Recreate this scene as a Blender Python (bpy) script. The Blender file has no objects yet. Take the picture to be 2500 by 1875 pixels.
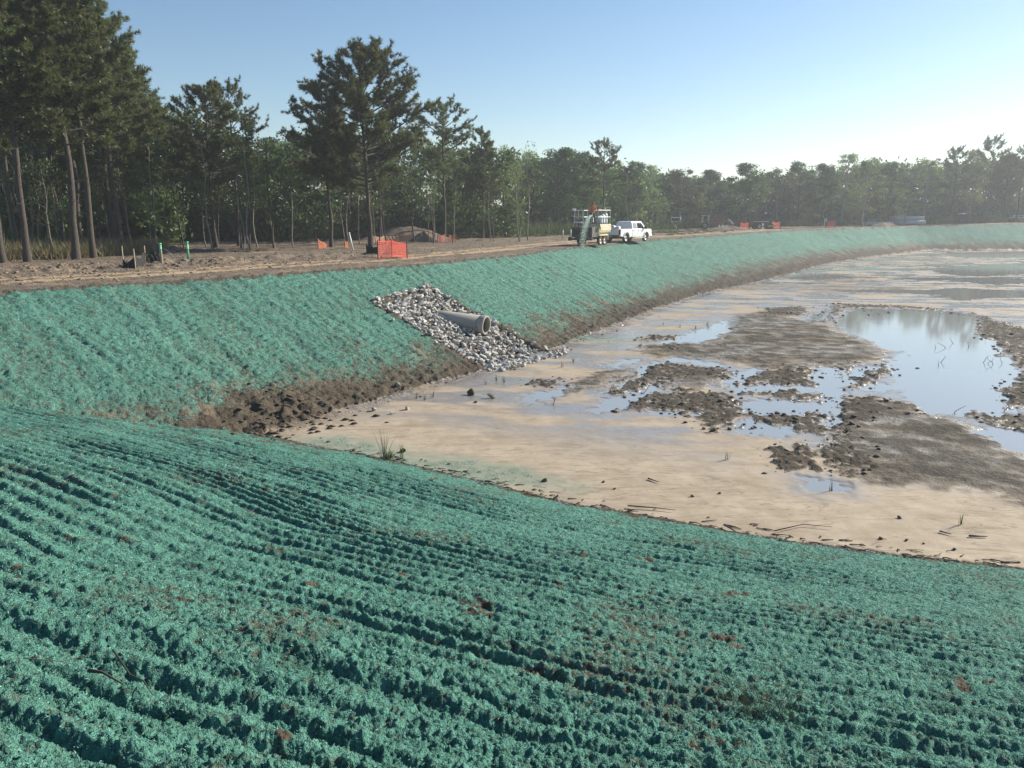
import bpy, bmesh, math, random
import numpy as np
from mathutils import Vector, Matrix

# ------------------------------------------------------------------ camera, sky, sun, exposure
scene = bpy.context.scene
C = scene.collection
CAM_H = 2.6
FPX = 1880.0                      # focal length in pixels of the 2500 px wide photograph
PITCH = math.radians(12.25)
cam_d = bpy.data.cameras.new('camera'); cam = bpy.data.objects.new('camera', cam_d); C.objects.link(cam)
cam_d.sensor_fit = 'HORIZONTAL'; cam_d.sensor_width = 36.0; cam_d.lens = 36.0 * FPX / 2500.0
cam_d.clip_start = 0.05; cam_d.clip_end = 4000
cam.location = (0, 0, CAM_H); cam.rotation_euler = (math.pi / 2 - PITCH, 0, 0)
scene.camera = cam

SUN_EL = math.radians(27.5)
SUN_AZ = math.radians(61.0)       # clockwise from +Y (the viewing direction)
world = bpy.data.worlds.new('World'); scene.world = world; world.use_nodes = True
wn = world.node_tree.nodes; wl = world.node_tree.links
bg = wn['Background']; sky = wn.new('ShaderNodeTexSky'); sky.sky_type = 'NISHITA'
sky.sun_disc = False; sky.sun_elevation = SUN_EL; sky.sun_rotation = SUN_AZ
sky.air_density = 1.0; sky.dust_density = 0.3; sky.ozone_density = 1.8; sky.altitude = 0
hs = wn.new('ShaderNodeHueSaturation'); hs.inputs['Saturation'].default_value = 1.12
wl.new(sky.outputs['Color'], hs.inputs['Color']); wl.new(hs.outputs[0], bg.inputs['Color']); bg.inputs['Strength'].default_value = 0.074
sun_d = bpy.data.lights.new('sun', 'SUN'); sun = bpy.data.objects.new('sun', sun_d); C.objects.link(sun)
sun_d.energy = 4.9; sun_d.angle = math.radians(0.55); sun_d.color = (1.0, 0.92, 0.79)
sdir = Vector((math.sin(SUN_AZ) * math.cos(SUN_EL), math.cos(SUN_AZ) * math.cos(SUN_EL), math.sin(SUN_EL)))
sun.rotation_euler = sdir.to_track_quat('Z', 'Y').to_euler(); sun.location = sdir * 60
vs = scene.view_settings
vs.view_transform = 'Standard'; vs.look = 'None'; vs.gamma = 1.0; vs.use_curve_mapping = False; vs.exposure = 0.90
scene.render.engine = 'CYCLES'
scene.cycles.use_denoising = True
try: scene.cycles.denoiser = 'OPENIMAGEDENOISE'
except Exception: pass
scene.cycles.max_bounces = 6; scene.cycles.transparent_max_bounces = 8
scene.cycles.volume_bounces = 0
scene.cycles.caustics_reflective = False; scene.cycles.caustics_refractive = False
scene.cycles.sample_clamp_indirect = 4.0

rng = np.random.default_rng(7)
random.seed(7)

# ------------------------------------------------------------------ mesh helpers
def mesh_np(name, V, F, smooth=False):
    """a mesh from numpy arrays; F is (n,k)"""
    V = np.asarray(V, np.float32); F = np.asarray(F, np.int32)
    me = bpy.data.meshes.new(name)
    n, k = F.shape
    me.vertices.add(len(V)); me.vertices.foreach_set('co', V.ravel())
    me.loops.add(n * k); me.loops.foreach_set('vertex_index', F.ravel())
    me.polygons.add(n); me.polygons.foreach_set('loop_start', np.arange(0, n * k, k, dtype=np.int32))
    me.polygons.foreach_set('loop_total', np.full(n, k, np.int32))
    if smooth: me.polygons.foreach_set('use_smooth', np.ones(n, bool))
    me.update(calc_edges=True); me.validate()
    return me

class MB:
    """collects shapes of one material, builds ONE mesh object"""
    def __init__(s): s.v = []; s.f = []
    def add(s, V, F):
        o = len(s.v); s.v += [tuple(map(float, p)) for p in V]; s.f += [tuple(int(i) + o for i in f) for f in F]; return s
    def box(s, x0, x1, y0, y1, z0, z1, b=0.0):
        if b <= 0:
            V = [(x, y, z) for z in (z0, z1) for y in (y0, y1) for x in (x0, x1)]
            return s.add(V, [(0, 2, 3, 1), (4, 5, 7, 6), (0, 1, 5, 4), (2, 6, 7, 3), (0, 4, 6, 2), (1, 3, 7, 5)])
        bm = bmesh.new(); bmesh.ops.create_cube(bm, size=1)
        for v in bm.verts: v.co = Vector((x0 + (v.co.x + .5) * (x1 - x0), y0 + (v.co.y + .5) * (y1 - y0), z0 + (v.co.z + .5) * (z1 - z0)))
        bmesh.ops.bevel(bm, geom=bm.edges[:], offset=b, segments=2, profile=.6, affect='EDGES')
        return s.bm(bm)
    def bm(s, bm):
        bm.verts.index_update()
        s.add([v.co for v in bm.verts], [[v.index for v in f.verts] for f in bm.faces]); bm.free(); return s
    def prism(s, prof, y0, y1, b=0.0):
        """profile in XZ extruded along Y"""
        bm = bmesh.new(); a = [bm.verts.new((x, y0, z)) for x, z in prof]; c = [bm.verts.new((x, y1, z)) for x, z in prof]
        n = len(prof); bm.faces.new(a); bm.faces.new(c[::-1])
        for i in range(n): bm.faces.new((a[i], c[i], c[(i + 1) % n], a[(i + 1) % n]))
        bmesh.ops.recalc_face_normals(bm, faces=bm.faces[:])
        if b > 0: bmesh.ops.bevel(bm, geom=bm.edges[:], offset=b, segments=2, profile=.6, affect='EDGES')
        return s.bm(bm)
    def loft(s, loops, cap=True):
        """loops: list of equally long point rings"""
        n = len(loops[0]); V = [p for l in loops for p in l]; F = []
        for k in range(len(loops) - 1):
            for i in range(n): F.append((k * n + i, k * n + (i + 1) % n, (k + 1) * n + (i + 1) % n, (k + 1) * n + i))
        if cap: F.append(tuple(range(n))[::-1]); F.append(tuple(range((len(loops) - 1) * n, len(loops) * n)))
        return s.add(V, F)
    def tube(s, pts, r, n=8, cap=True):
        V, F = tube_np(np.array(pts, float), np.full(len(pts), r) if np.isscalar(r) else np.array(r, float), n)
        s.add(V, F)
        if cap:
            o = len(s.v) - len(V); s.f.append(tuple(range(o, o + n))[::-1]); s.f.append(tuple(range(o + len(V) - n, o + len(V))))
        return s
    def lathe(s, prof, axis='y', c=(0, 0, 0), n=24):
        """prof: (radius, along) closed ring revolved about the axis"""
        m = len(prof); V = []; F = []
        for k in range(n):
            a = 2 * math.pi * k / n; ca, sa = math.cos(a), math.sin(a)
            for r, t in prof:
                p = {'y': (r * ca, t, r * sa), 'z': (r * ca, r * sa, t), 'x': (t, r * ca, r * sa)}[axis]
                V.append((p[0] + c[0], p[1] + c[1], p[2] + c[2]))
        for k in range(n):
            for i in range(m):
                j = (i + 1) % m; k2 = (k + 1) % n
                F.append((k * m + i, k * m + j, k2 * m + j, k2 * m + i))
        return s.add(V, F)
    def mesh(s, name, mat, smooth=False):
        me = bpy.data.meshes.new(name); me.from_pydata(s.v, [], s.f); me.validate()
        if smooth:
            for p in me.polygons: p.use_smooth = True
        bm = bmesh.new(); bm.from_mesh(me); bmesh.ops.recalc_face_normals(bm, faces=bm.faces[:]); bm.to_mesh(me); bm.free()
        me.materials.append(mat); return me
    def build(s, name, mat, parent=None, smooth=False):
        return link(name, s.mesh(name, mat, smooth), parent)

def tube_np(P, R, n=6):
    """tube of n sides around the polyline P with radii R -> V, F(quads)"""
    m = len(P); T = np.gradient(P, axis=0); T /= np.linalg.norm(T, axis=1)[:, None] + 1e-9
    ref = np.array([0., 0., 1.]) if abs(T[0, 2]) < .9 else np.array([1., 0., 0.])
    A = np.cross(T, ref); A /= np.linalg.norm(A, axis=1)[:, None] + 1e-9; B = np.cross(T, A)
    a = np.arange(n) * 2 * np.pi / n
    V = P[:, None, :] + R[:, None, None] * (np.cos(a)[None, :, None] * A[:, None, :] + np.sin(a)[None, :, None] * B[:, None, :])
    F = []
    for k in range(m - 1):
        for i in range(n): F.append((k * n + i, k * n + (i + 1) % n, (k + 1) * n + (i + 1) % n, (k + 1) * n + i))
    return V.reshape(-1, 3), np.array(F)

def link(name, data, parent=None):
    o = bpy.data.objects.new(name, data); C.objects.link(o)
    if parent is not None: o.parent = parent
    return o
def tag(o, label=None, cat=None, group=None, kind=None):
    if label: o['label'] = label
    if cat: o['category'] = cat
    if group: o['group'] = group
    if kind: o['kind'] = kind
    return o
def thing(name, label, cat, loc=(0, 0, 0), rz=0, group=None, scale=1.0):
    o = bpy.data.objects.new(name, None); o.empty_display_size = .3; C.objects.link(o)
    o.location = loc; o.rotation_euler = (0, 0, rz); o.scale = (scale,) * 3 if np.isscalar(scale) else scale
    return tag(o, label, cat, group)

# ------------------------------------------------------------------ materials
class NT:
    def __init__(s, name):
        s.m = bpy.data.materials.new(name); s.m.use_nodes = True; s.n = s.m.node_tree.nodes; s.l = s.m.node_tree.links
        s.b = s.n['Principled BSDF']; s.out = s.n['Material Output']; s._co = None
    def new(s, t, **kw):
        n = s.n.new(t)
        for k, v in kw.items(): setattr(n, k, v)
        return n
    def co(s):
        if s._co is None: s._co = s.new('ShaderNodeTexCoord')
        return s._co.outputs['Object']
    def put(s, sock, v):
        if hasattr(v, 'is_output'): s.l.new(v, sock)
        elif isinstance(v, (tuple, list)) and len(v) == 3 and sock.type == 'RGBA': sock.default_value = (*v, 1)
        else: sock.default_value = v
    def noise(s, scale, detail=3, rough=.6, dist=0, co=None, out='Fac'):
        n = s.new('ShaderNodeTexNoise'); n.inputs['Scale'].default_value = scale; n.inputs['Detail'].default_value = detail
        n.inputs['Roughness'].default_value = rough; n.inputs['Distortion'].default_value = dist
        s.l.new(co or s.co(), n.inputs['Vector']); return n.outputs[out]
    def map(s, scale=(1, 1, 1), rot=(0, 0, 0)):
        n = s.new('ShaderNodeMapping'); n.inputs['Scale'].default_value = scale; n.inputs['Rotation'].default_value = rot
        s.l.new(s.co(), n.inputs['Vector']); return n.outputs[0]
    def attr(s, name):
        n = s.new('ShaderNodeAttribute'); n.attribute_name = name; return n.outputs['Fac']
    def mix(s, f, a, b, mode='MIX'):
        n = s.new('ShaderNodeMix'); n.data_type = 'RGBA'; n.blend_type = mode
        s.put(n.inputs[0], f); s.put(n.inputs[6], a); s.put(n.inputs[7], b); return n.outputs[2]
    def ramp(s, f, lo, hi, a=0.0, b=1.0):
        n = s.new('ShaderNodeMapRange'); n.interpolation_type = 'SMOOTHSTEP'
        s.put(n.inputs[0], f); n.inputs[1].default_value = lo; n.inputs[2].default_value = hi; n.inputs[3].default_value = a; n.inputs[4].default_value = b
        return n.outputs[0]
    def math(s, op, a, b=0.0):
        n = s.new('ShaderNodeMath', operation=op); s.put(n.inputs[0], a); s.put(n.inputs[1], b); return n.outputs[0]
    def bump(s, h, strength=.5, dist=.02, nrm=None):
        n = s.new('ShaderNodeBump'); n.inputs['Strength'].default_value = strength; n.inputs['Distance'].default_value = dist
        s.l.new(h, n.inputs['Height'])
        if nrm is not None: s.l.new(nrm, n.inputs['Normal'])
        return n.outputs[0]
    def set(s, **kw):
        for k, v in kw.items(): s.put(s.b.inputs[k.replace('_', ' ')], v)
        return s.m

def simple(name, col, rough=.6, metal=0.0, var=.18, scale=8, dirt=None, bump=0.0):
    """plain material with a little colour variation, optional dirt"""
    t = NT(name); f = t.noise(scale, 4)
    c = t.mix(f, tuple(x * (1 - var) for x in col), tuple(min(1, x * (1 + var)) for x in col))
    if dirt is not None: c = t.mix(t.ramp(t.noise(scale * .35, 5, .7), .5, .75, 0, .75), c, dirt)
    t.set(Base_Color=c, Roughness=t.ramp(f, .2, .8, max(0, rough - .08), min(1, rough + .08)), Metallic=metal)
    if bump: t.set(Normal=t.bump(t.noise(scale * 4, 4), bump, .01))
    return t.m
# ------------------------------------------------------------------ noise (numpy gradient noise)
def _hash(ix, iy, seed):
    h = (ix.astype(np.int64) * 374761393 + iy.astype(np.int64) * 668265263 + seed * 1442695041) & 0xffffffff
    h = ((h ^ (h >> 13)) * 1274126177) & 0xffffffff
    return (h ^ (h >> 16)) & 0xffff
_ga = np.arange(256) * 2 * np.pi / 256; _GX, _GY = np.cos(_ga), np.sin(_ga)
def gnoise(x, y, seed=0):
    x0 = np.floor(x); y0 = np.floor(y); fx = x - x0; fy = y - y0
    u = fx * fx * fx * (fx * (fx * 6 - 15) + 10); v = fy * fy * fy * (fy * (fy * 6 - 15) + 10)
    ix = x0.astype(np.int64); iy = y0.astype(np.int64)
    def g(dx, dy):
        h = _hash(ix + dx, iy + dy, seed) & 255
        return _GX[h] * (fx - dx) + _GY[h] * (fy - dy)
    a = g(0, 0); b = g(1, 0); c = g(0, 1); d = g(1, 1)
    return (a + u * (b - a) + v * (c - a) + u * v * (a - b - c + d)) * 1.5
def fbm(x, y, octv=4, seed=0, rough=.5):
    s = 0; a = 1; t = 0
    for k in range(octv):
        s = s + a * gnoise(x * 2 ** k + 17.3 * k, y * 2 ** k - 9.1 * k, seed + k); t += a; a *= rough
    return s / t
def sstep(e0, e1, x):
    t = np.clip((x - e0) / (e1 - e0), 0, 1); return t * t * (3 - 2 * t)

# ------------------------------------------------------------------ from the photograph's pixels to directions
CP, SP = math.cos(PITCH), math.sin(PITCH)
def ray(u, v):
    x = (u - 1250) / FPX; t = (v - 937.5) / FPX
    return np.array([x, CP - t * SP, -SP - t * CP])
def onplane(u, v, z):
    d = ray(u, v); k = (z - CAM_H) / d[2]; return np.array([d[0] * k, d[1] * k, z])

# ------------------------------------------------------------------ the lie of the land
FLOOR = -3.8
TOP = np.array([(-60, -40, .2), (-34, 6, .1), (-18.6, 27.7, 0), (-12.0, 35.4, 0), (-5.3, 44.2, 0), (0.8, 56.5, 0), (6.3, 70.8, 0), (14.2, 88, 0), (25.5, 106, 0.05),
                (53, 143, .3), (83, 165, .65), (111, 169, 1.3), (160, 172, 1.3), (230, 150, 1.0)])
TOE = np.array([(-40, -30), (-20, 3), (-7.4, 22.6), (-4.0, 28.2), (-.6, 33.2), (2.3, 38.3), (6.0, 46), (10.2, 54.8), (16.5, 66), (24.7, 77.8), (33, 91), (41.3, 104.6), (57, 126),
                (82, 153), (101, 154), (155, 158), (212, 145)])
def seg_dist(x, y, P, closed=False):
    """distance to polyline P, and the index + parameter of the nearest point"""
    best = np.full(x.shape, 1e9); bi = np.zeros(x.shape, np.int32); bt = np.zeros(x.shape)
    n = len(P)
    for i in range(n if closed else n - 1):
        a = P[i][:2]; b = P[(i + 1) % n][:2]; d = b - a; L = d @ d
        t = np.clip(((x - a[0]) * d[0] + (y - a[1]) * d[1]) / L, 0, 1)
        q = (x - a[0] - t * d[0]) ** 2 + (y - a[1] - t * d[1]) ** 2
        m = q < best; best[m] = q[m]; bi[m] = i; bt[m] = t[m]
    return np.sqrt(best), bi, bt
def inside(x, y, P):
    c = np.zeros(x.shape, bool); n = len(P)
    for i in range(n):
        x0, y0 = P[i][:2]; x1, y1 = P[(i + 1) % n][:2]
        if y0 == y1: continue
        m = ((y0 > y) != (y1 > y)) & (x < (x1 - x0) * (y - y0) / (y1 - y0) + x0)
        c ^= m
    return c
TOPC = np.vstack([TOP[:, :2], [(230, -200), (-60, -200)]]); TOEC = np.vstack([TOE, [(212, -190), (-40, -190)]])
NX, NY = .484, .875               # the near bank falls away along this direction
def near_z(s): return .8 - .297 * np.maximum(s, -1.0) - .08 * np.sin(np.clip(s, 0, 15.5) / 15.5 * math.pi)
def macro(x, y):
    """base shape without relief: z and what the point belongs to"""
    s = x * NX + y * NY; s = s - np.interp(x * .875 - y * .484, [-22, -16, -11, -6.7, -2, 2, 6], [.4, .35, .2, -.35, -.05, .7, .9])
    wob = .35 * fbm(x * .35, y * .35, 3, 3)
    dT, iT, tT = seg_dist(x, y, TOP); dB, _, _ = seg_dist(x, y, TOE)
    zT = TOP[iT, 2] * (1 - tT) + TOP[np.minimum(iT + 1, len(TOP) - 1), 2] * tT
    inT = inside(x, y, TOPC); inB = inside(x + wob, y + wob * .5, TOEC)
    t = dT / (dT + dB + 1e-6)
    zo = np.where(~inT, zT, np.where(inB, FLOOR, zT + (FLOOR - zT) * t))
    zn = near_z(s + .5 * wob)
    zn = np.maximum(zn, FLOOR - 1)
    k = .12
    z = np.maximum(zo, zn)
    reg = np.where(zn > zo, 1, np.where(~inT, 0, np.where(inB, 3, 2)))     # 0 plateau, 1 near bank, 2 far bank, 3 pond bed
    return z, reg, s, t, dT, dB
def hit(u, v, dz=0.0):
    """where the line of sight through a pixel meets the land"""
    d = ray(u, v); k = np.geomspace(2, 900, 6000); p = d[None, :] * k[:, None]; p[:, 2] += CAM_H
    z = macro(p[:, 0], p[:, 1])[0] + dz
    i = int(np.argmax(p[:, 2] < z)); return np.array([p[i, 0], p[i, 1], z[i] - dz])

# ------------------------------------------------------------------ what lies on the pond bed (outlines in world metres)
def zp(pts, sc=.5515, ox=1280, oy=600):
    return np.array([onplane(ox + sc * a, oy + sc * b, FLOOR)[:2] for a, b in pts])
PUDDLES = [zp(p) for p in [
    [(1370, 352), (1420, 310), (1480, 278), (1750, 284), (1900, 292), (2020, 310), (2025, 345), (1995, 390), (2100, 425), (2120, 490), (2190, 560), (2195, 620), (2130, 640), (2110, 700), (2170, 735), (2090, 757), (2000, 735), (1930, 747), (1800, 750), (1720, 705), (1665, 620), (1600, 525), (1690, 470), (1590, 455), (1480, 400)],
    [(1985, 828), (2090, 803), (2212, 838), (2320, 880), (2320, 940), (2212, 917), (2100, 885)],
    [(1285, 545), (1330, 528), (1400, 538), (1412, 620), (1400, 660), (1388, 790), (1340, 810), (1308, 770), (1320, 700), (1300, 640), (1262, 590)],
    [(890, 592), (960, 555), (1038, 545), (1020, 582), (960, 612), (890, 628)],
    [(900, 622), (1100, 612), (1295, 622), (1295, 648), (1050, 640), (960, 660)],
    [(305, 725), (360, 690), (480, 652), (592, 598), (585, 640), (480, 692), (420, 738), (330, 742)],
    [(350, 652), (450, 592), (560, 520), (700, 500), (900, 530), (880, 545), (700, 515), (620, 520), (500, 590), (420, 640)],
    [(590, 432), (700, 402), (850, 348), (955, 316), (945, 350), (850, 418), (760, 428)],
    [(1070, 800), (1195, 812), (1150, 842), (1080, 838)],
    [(950, 700), (1090, 685), (1220, 690), (1310, 700), (1295, 735), (1200, 755), (1110, 750), (960, 735)],
    [(1300, 300), (1385, 268), (1340, 332), (1245, 342)],
    [(320, 537), (430, 512), (520, 498), (490, 516), (400, 537)],
    [(1235, 1045), (1320, 1040), (1425, 1060), (1400, 1087), (1260, 1080)],
    [(-20, 695), (60, 652), (180, 628), (150, 657), (60, 692)],
    [(560, 730), (680, 738), (830, 735), (800, 752), (620, 750)],
    [(940, 790), (1010, 765), (1100, 790), (1060, 830), (960, 830)],
    [(1420, 560), (1500, 545), (1560, 530), (1520, 560), (1430, 620)],
    [(1480, 630), (1560, 610), (1650, 620), (1640, 640), (1500, 645)],
    [(1870, 30), (2212, 24), (2330, 24), (2330, 50), (2212, 53), (1900, 52)],
    [(1800, 98), (2000, 88), (2330, 84), (2330, 120), (2000, 137), (1840, 122)],
    [(1860, 150), (2100, 145), (2330, 150), (2330, 165), (2050, 172)],
    [(1640, 205), (1900, 190), (2000, 197), (1850, 215)],
]]
MUD_SOFT = [zp(p) for p in [
    [(940, 312), (1070, 290), (1200, 330), (1350, 342), (1400, 390), (1480, 412), (1600, 470), (1580, 505), (1450, 535), (1300, 540), (1050, 545), (850, 505), (600, 492), (480, 470), (560, 440), (800, 430), (900, 372)],
    [(1390, 830), (1400, 720), (1470, 680), (1700, 700), (1800, 760), (1950, 790), (2100, 858), (2212, 925), (2330, 960), (2330, 1200), (2100, 1085), (1800, 1055), (1500, 1040), (1500, 930), (1400, 880)],
    [(150, 650), (330, 560), (480, 545), (330, 625), (160, 665)],
    [(640, 600), (780, 550), (900, 560), (860, 620), (700, 640)]]]
MUD_CLOD = [zp(p) for p in [
    [(350, 645), (460, 570), (620, 518), (780, 540), (900, 545), (880, 590), (760, 575), (690, 585), (600, 622), (500, 640), (400, 662)],
    [(410, 745), (560, 655), (700, 640), (920, 660), (960, 740), (940, 800), (820, 830), (790, 790), (620, 722), (470, 732)],
    [(900, 560), (1060, 600), (1010, 615), (900, 640)],
    [(1000, 600), (1060, 560), (1180, 530), (1290, 560), (1270, 590), (1300, 625), (1130, 615)],
    [(960, 655), (1150, 645), (1330, 665), (1310, 690), (1150, 680)],
    [(960, 750), (1110, 755), (1300, 735), (1330, 810), (1400, 800), (1410, 840), (1300, 850), (1180, 810), (1050, 795)],
    [(1390, 800), (1420, 700), (1480, 670), (1600, 680), (1560, 740), (1420, 840)],
    [(1070, 905), (1290, 880), (1300, 990), (1120, 1005)],
    [(1310, 900), (1480, 850), (1560, 990), (1440, 1030), (1340, 970)],
    [(2035, 315), (2212, 370), (2330, 370), (2330, 590), (2200, 535), (2125, 465), (2000, 388)],
    [(1380, 690), (1440, 675), (1490, 692), (1400, 700)],
    [(1280, 342), (1380, 258), (1425, 270), (1335, 345)],
    [(1065, 280), (1250, 268), (1235, 312), (1080, 312)],
    [(1405, 630), (1590, 530), (1630, 560), (1480, 632)],
    [(1640, 700), (1720, 705), (1800, 745), (1730, 745)],
    [(1525, 290), (1645, 290), (1645, 306), (1530, 304)],
    [(1390, 258), (1700, 268), (2000, 302), (1980, 310), (1700, 280), (1420, 275)],
    [(1405, 530), (1450, 520), (1440, 590), (1415, 590)],
    [(1950, 760), (2030, 735), (2330, 780), (2330, 850), (2100, 800)],
    [(500, 412), (600, 402), (700, 402), (590, 420), (510, 424)],
    [(20, 600), (170, 590), (150, 620), (30, 625)],
    [(520, 450), (700, 440), (720, 455), (540, 462)],
    [(2120, 640), (2230, 560), (2330, 600), (2330, 720), (2150, 720)],
]]
def poly_mask(x, y, polys, soft):
    """1 inside, falling to 0 over soft metres outside/inside the outline"""
    out = np.zeros(x.shape)
    for P in polys:
        lo = P.min(0) - 2; hi = P.max(0) + 2
        m = (x > lo[0]) & (x < hi[0]) & (y > lo[1]) & (y < hi[1])
        if not m.any(): continue
        xs, ys = x[m], y[m]; d, _, _ = seg_dist(xs, ys, P, True); sg = np.where(inside(xs, ys, P), d, -d)
        out[m] = np.maximum(out[m], sstep(-soft, soft, sg))
    return out
APRON = [hit(912, 738)[:2], hit(1051, 703)[:2], hit(1384, 862)[:2], hit(1222, 908)[:2]]
SPRAY = [(onplane(990, 1150, FLOOR)[:2], 4.2, 1.6), (onplane(1420, 825, FLOOR)[:2], 4.0, 1.6), (onplane(1180, 1150, FLOOR)[:2], 3.2, 1.0), (onplane(850, 1095, FLOOR)[:2], 2.4, 1.2)]
PILE = onplane(730, 1010, FLOOR + .3)[:2]
MOUND = onplane(985, 588, 0.0)[:2] + np.array([0, 3.0])

def relief(x, y):
    """full height and the surface masks"""
    z, reg, s, t, dT, dB = macro(x, y)
    r = np.hypot(x, y); a = x * .875 - y * .484
    green = np.zeros(x.shape); wash = np.zeros(x.shape); mud = np.zeros(x.shape); wet = np.zeros(x.shape); road = np.zeros(x.shape); soil = np.zeros(x.shape)
    n1 = fbm(x * .5, y * .5, 4, 11); n2 = fbm(x * 2.1, y * 2.1, 3, 23)
    # ---- near bank: dozer ridges along the contour, fluffy mulch clumps
    m = reg == 1
    if m.any():
        X, Y, S, A, R = x[m], y[m], s[m], a[m], r[m]
        warp = .42 * fbm(A * .10, S * .25, 2, 31) + .07 * fbm(A * .9, S * 1.2, 2, 37) + .035 * fbm(A * 3, S * 3, 2, 38)
        ph = (S + warp) / .32
        ph = ph + .22 * gnoise(np.floor(ph) * 5.3, A * .22, 47); fr = ph - np.floor(ph); rid = np.where(fr < .34, fr / .34, (1 - fr) / .66)          # steep face towards the crest, gentle fall beyond
        rid = rid * rid * (3 - 2 * rid)
        rowa = gnoise(np.floor(ph) * 3.7, A * .16, 41)
        amp = .074 * np.clip(.66 + .75 * rowa + .70 * gnoise(A * .26, S * .45, 43) + .2 * sstep(-4, -12, A), .14, 1.3)
        amp *= (sstep(15.5, 12.5, S) * (1 - .40 * sstep(-4, 5, A + .3 * S)) * .85 + .15)
        c1 = fbm(X * 4.2, Y * 4.2, 3, 51); c2 = fbm(X * 14, Y * 14, 3, 53, .6); c3 = np.abs(fbm(X * 30, Y * 30, 2, 57))
        lump = np.clip(gnoise(X * 2.3, Y * 2.3, 59) - .25, 0, 1)
        zz = amp * (rid - .5) + 0.026 * c1 + .048 * c2 + .038 * c3 * sstep(14, 6, R) + .05 * lump * sstep(-2, 8, A) + .05 * n1[m]
        # wheel hollow and gullies on the left foreground
        big = gnoise(A * .18 + 3, S * .9, 61); zz += -.10 * sstep(.25, .6, big) * sstep(6, 2.5, S)
        z[m] += zz
        edge = sstep(15.75, 14.9, S + .5 * n2[m] + .25 * n1[m])
        bare = sstep(.42, .60, fbm(X * 1.3, Y * 1.3, 4, 71) + .2 * gnoise(X * 7, Y * 7, 73))
        g = edge * (1 - .8 * bare) * (.70 - .16 * sstep(.0, .5, fbm(X * .45, Y * .45, 3, 75)))
        crease = (S > 10.5) & (A < -15); g = np.where(crease, g * (1 - .45 * sstep(.0, .5, n2[m] + .3 * sstep(12, 15.5, S))), g)
        green[m] = g; soil[m] = 1; mud[m] = .68 + .25 * sstep(14.5, 15.6, S)
    # ---- far bank: up-and-down tracks, mulch above, bare dark soil at the foot
    m = reg == 2
    if m.any():
        X, Y, T, R, DT, DB = x[m], y[m], t[m], r[m], dT[m], dB[m]
        dn = X * .88 - Y * .47; al = X * .47 + Y * .88           # down the slope / along it
        w = .5 * fbm(dn * .25, al * .4, 3, 81)
        tr = gnoise((al + .25 * dn + w) / .55, dn * .05, 83)
        cut = sstep(.45, .62, gnoise((al + .18 * dn + .3 * w) / .55, dn * .12, 85)) * sstep(-.1, .35, gnoise(al * .15, dn * .3, 86))
        cleat = np.sin((dn + .3 * w) * 2 * math.pi / .34) * sstep(-.1, .4, gnoise(al / 1.3, dn * .2, 87))
        c1 = fbm(X * 3.4, Y * 3.4, 3, 91); c2 = fbm(X * 9, Y * 9, 2, 93)
        low = sstep(.62, .92, T)
        zz = (.042 + .03 * sstep(45, 70, R)) * tr - .03 * cut * sstep(.08, .2, T) + 0.03 * cleat + .050 * c1 + .085 * c2 * sstep(80, 35, R) + .06 * low * fbm(X * 1.6, Y * 1.6, 4, 95)
        zz += .07 * sstep(.85, .97, T) * np.clip(fbm(X * 2.2, Y * 2.2, 3, 97) + .15, 0, 1) * 2
        z[m] += zz * (1 + R / 140)
        leftw = sstep(-2, -9, X) * sstep(34, 27, Y)
        g = (.62 - .05 * sstep(45, 110, R) + .05 * tr + .05 * fbm(X * .2, Y * .2, 3, 105)) * sstep(1.14, .62, T + .16 * n1[m] + .10 * c1 + .10 * n2[m] + .06 * sstep(60, 100, R)) * sstep(.012, .03, T + .02 * n2[m])
        g *= 1 - .5 * sstep(.38, .52, fbm(X * 1.1, Y * 1.1, 4, 99)) * sstep(.55, .8, T)
        g *= 1 - .12 * sstep(.1, .5, n1[m] + .3 * c2)
        green[m] = np.maximum(g, 0); soil[m] = 1; mud[m] = .60 + (.12 + .22 * sstep(40, 52, Y)) * sstep(.5, .95, T)
        tanp = sstep(.12, .42, fbm(X * .9, Y * .9, 3, 101)) * sstep(.62, .72, T) * sstep(.93, .84, T)
        mud[m] *= 1 - .45 * tanp; road[m] = .16 * tanp
        # a hollow with crumbled soil where the two banks meet
        d = np.hypot(X - PILE[0], Y - PILE[1]); pf = sstep(2.6, .4, d)
        z[m] += pf * (.06 + .34 * fbm(X * 1.9, Y * 1.9, 4, 103)); green[m] *= 1 - pf
    # ---- level ground above: rough graded soil with a sandy haul track
    m = reg == 0
    if m.any():
        X, Y, D, R = x[m], y[m], dT[m], r[m]
        N1 = n1[m]; tw = D + .8 * fbm(X * .12, Y * .12, 2, 111)
        trk = np.maximum(sstep(1.1, .35, np.abs(tw - 4.0)), .9 * sstep(.9, .25, np.abs(tw - 6.0)))
        rough = sstep(1.0, 3.0, D) * (1 - .75 * trk)
        berm = sstep(2.2, .2, np.abs(tw - 9.5)) * sstep(4, -6, X) * sstep(60, 48, Y)
        zz = .06 * N1 + (.05 + .05 * rough) * fbm(X * 2.4, Y * 2.4, 4, 113) - .05 * trk + berm * (.22 + .35 * fbm(X * 1.5, Y * 1.5, 4, 115)) + .02 * np.sin(tw * 2 * math.pi / .5) * sstep(9, 6, tw)
        far = sstep(70, 130, R)
        zz += far * .12 * fbm(X * .25, Y * .25, 3, 117)
        dm = np.hypot((X - MOUND[0]) / 6.2, (Y - MOUND[1]) / 5.0)
        zz += 1.45 * sstep(1.0, .15, dm) * (1 + .15 * N1)
        z[m] += zz * sstep(0, .5, D)
        soil[m] = 1; road[m] = np.clip(trk * (.8 + .5 * N1) + .35 * sstep(.15, .5, fbm(X * .35, Y * .35, 3, 119)), 0, 1)
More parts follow.
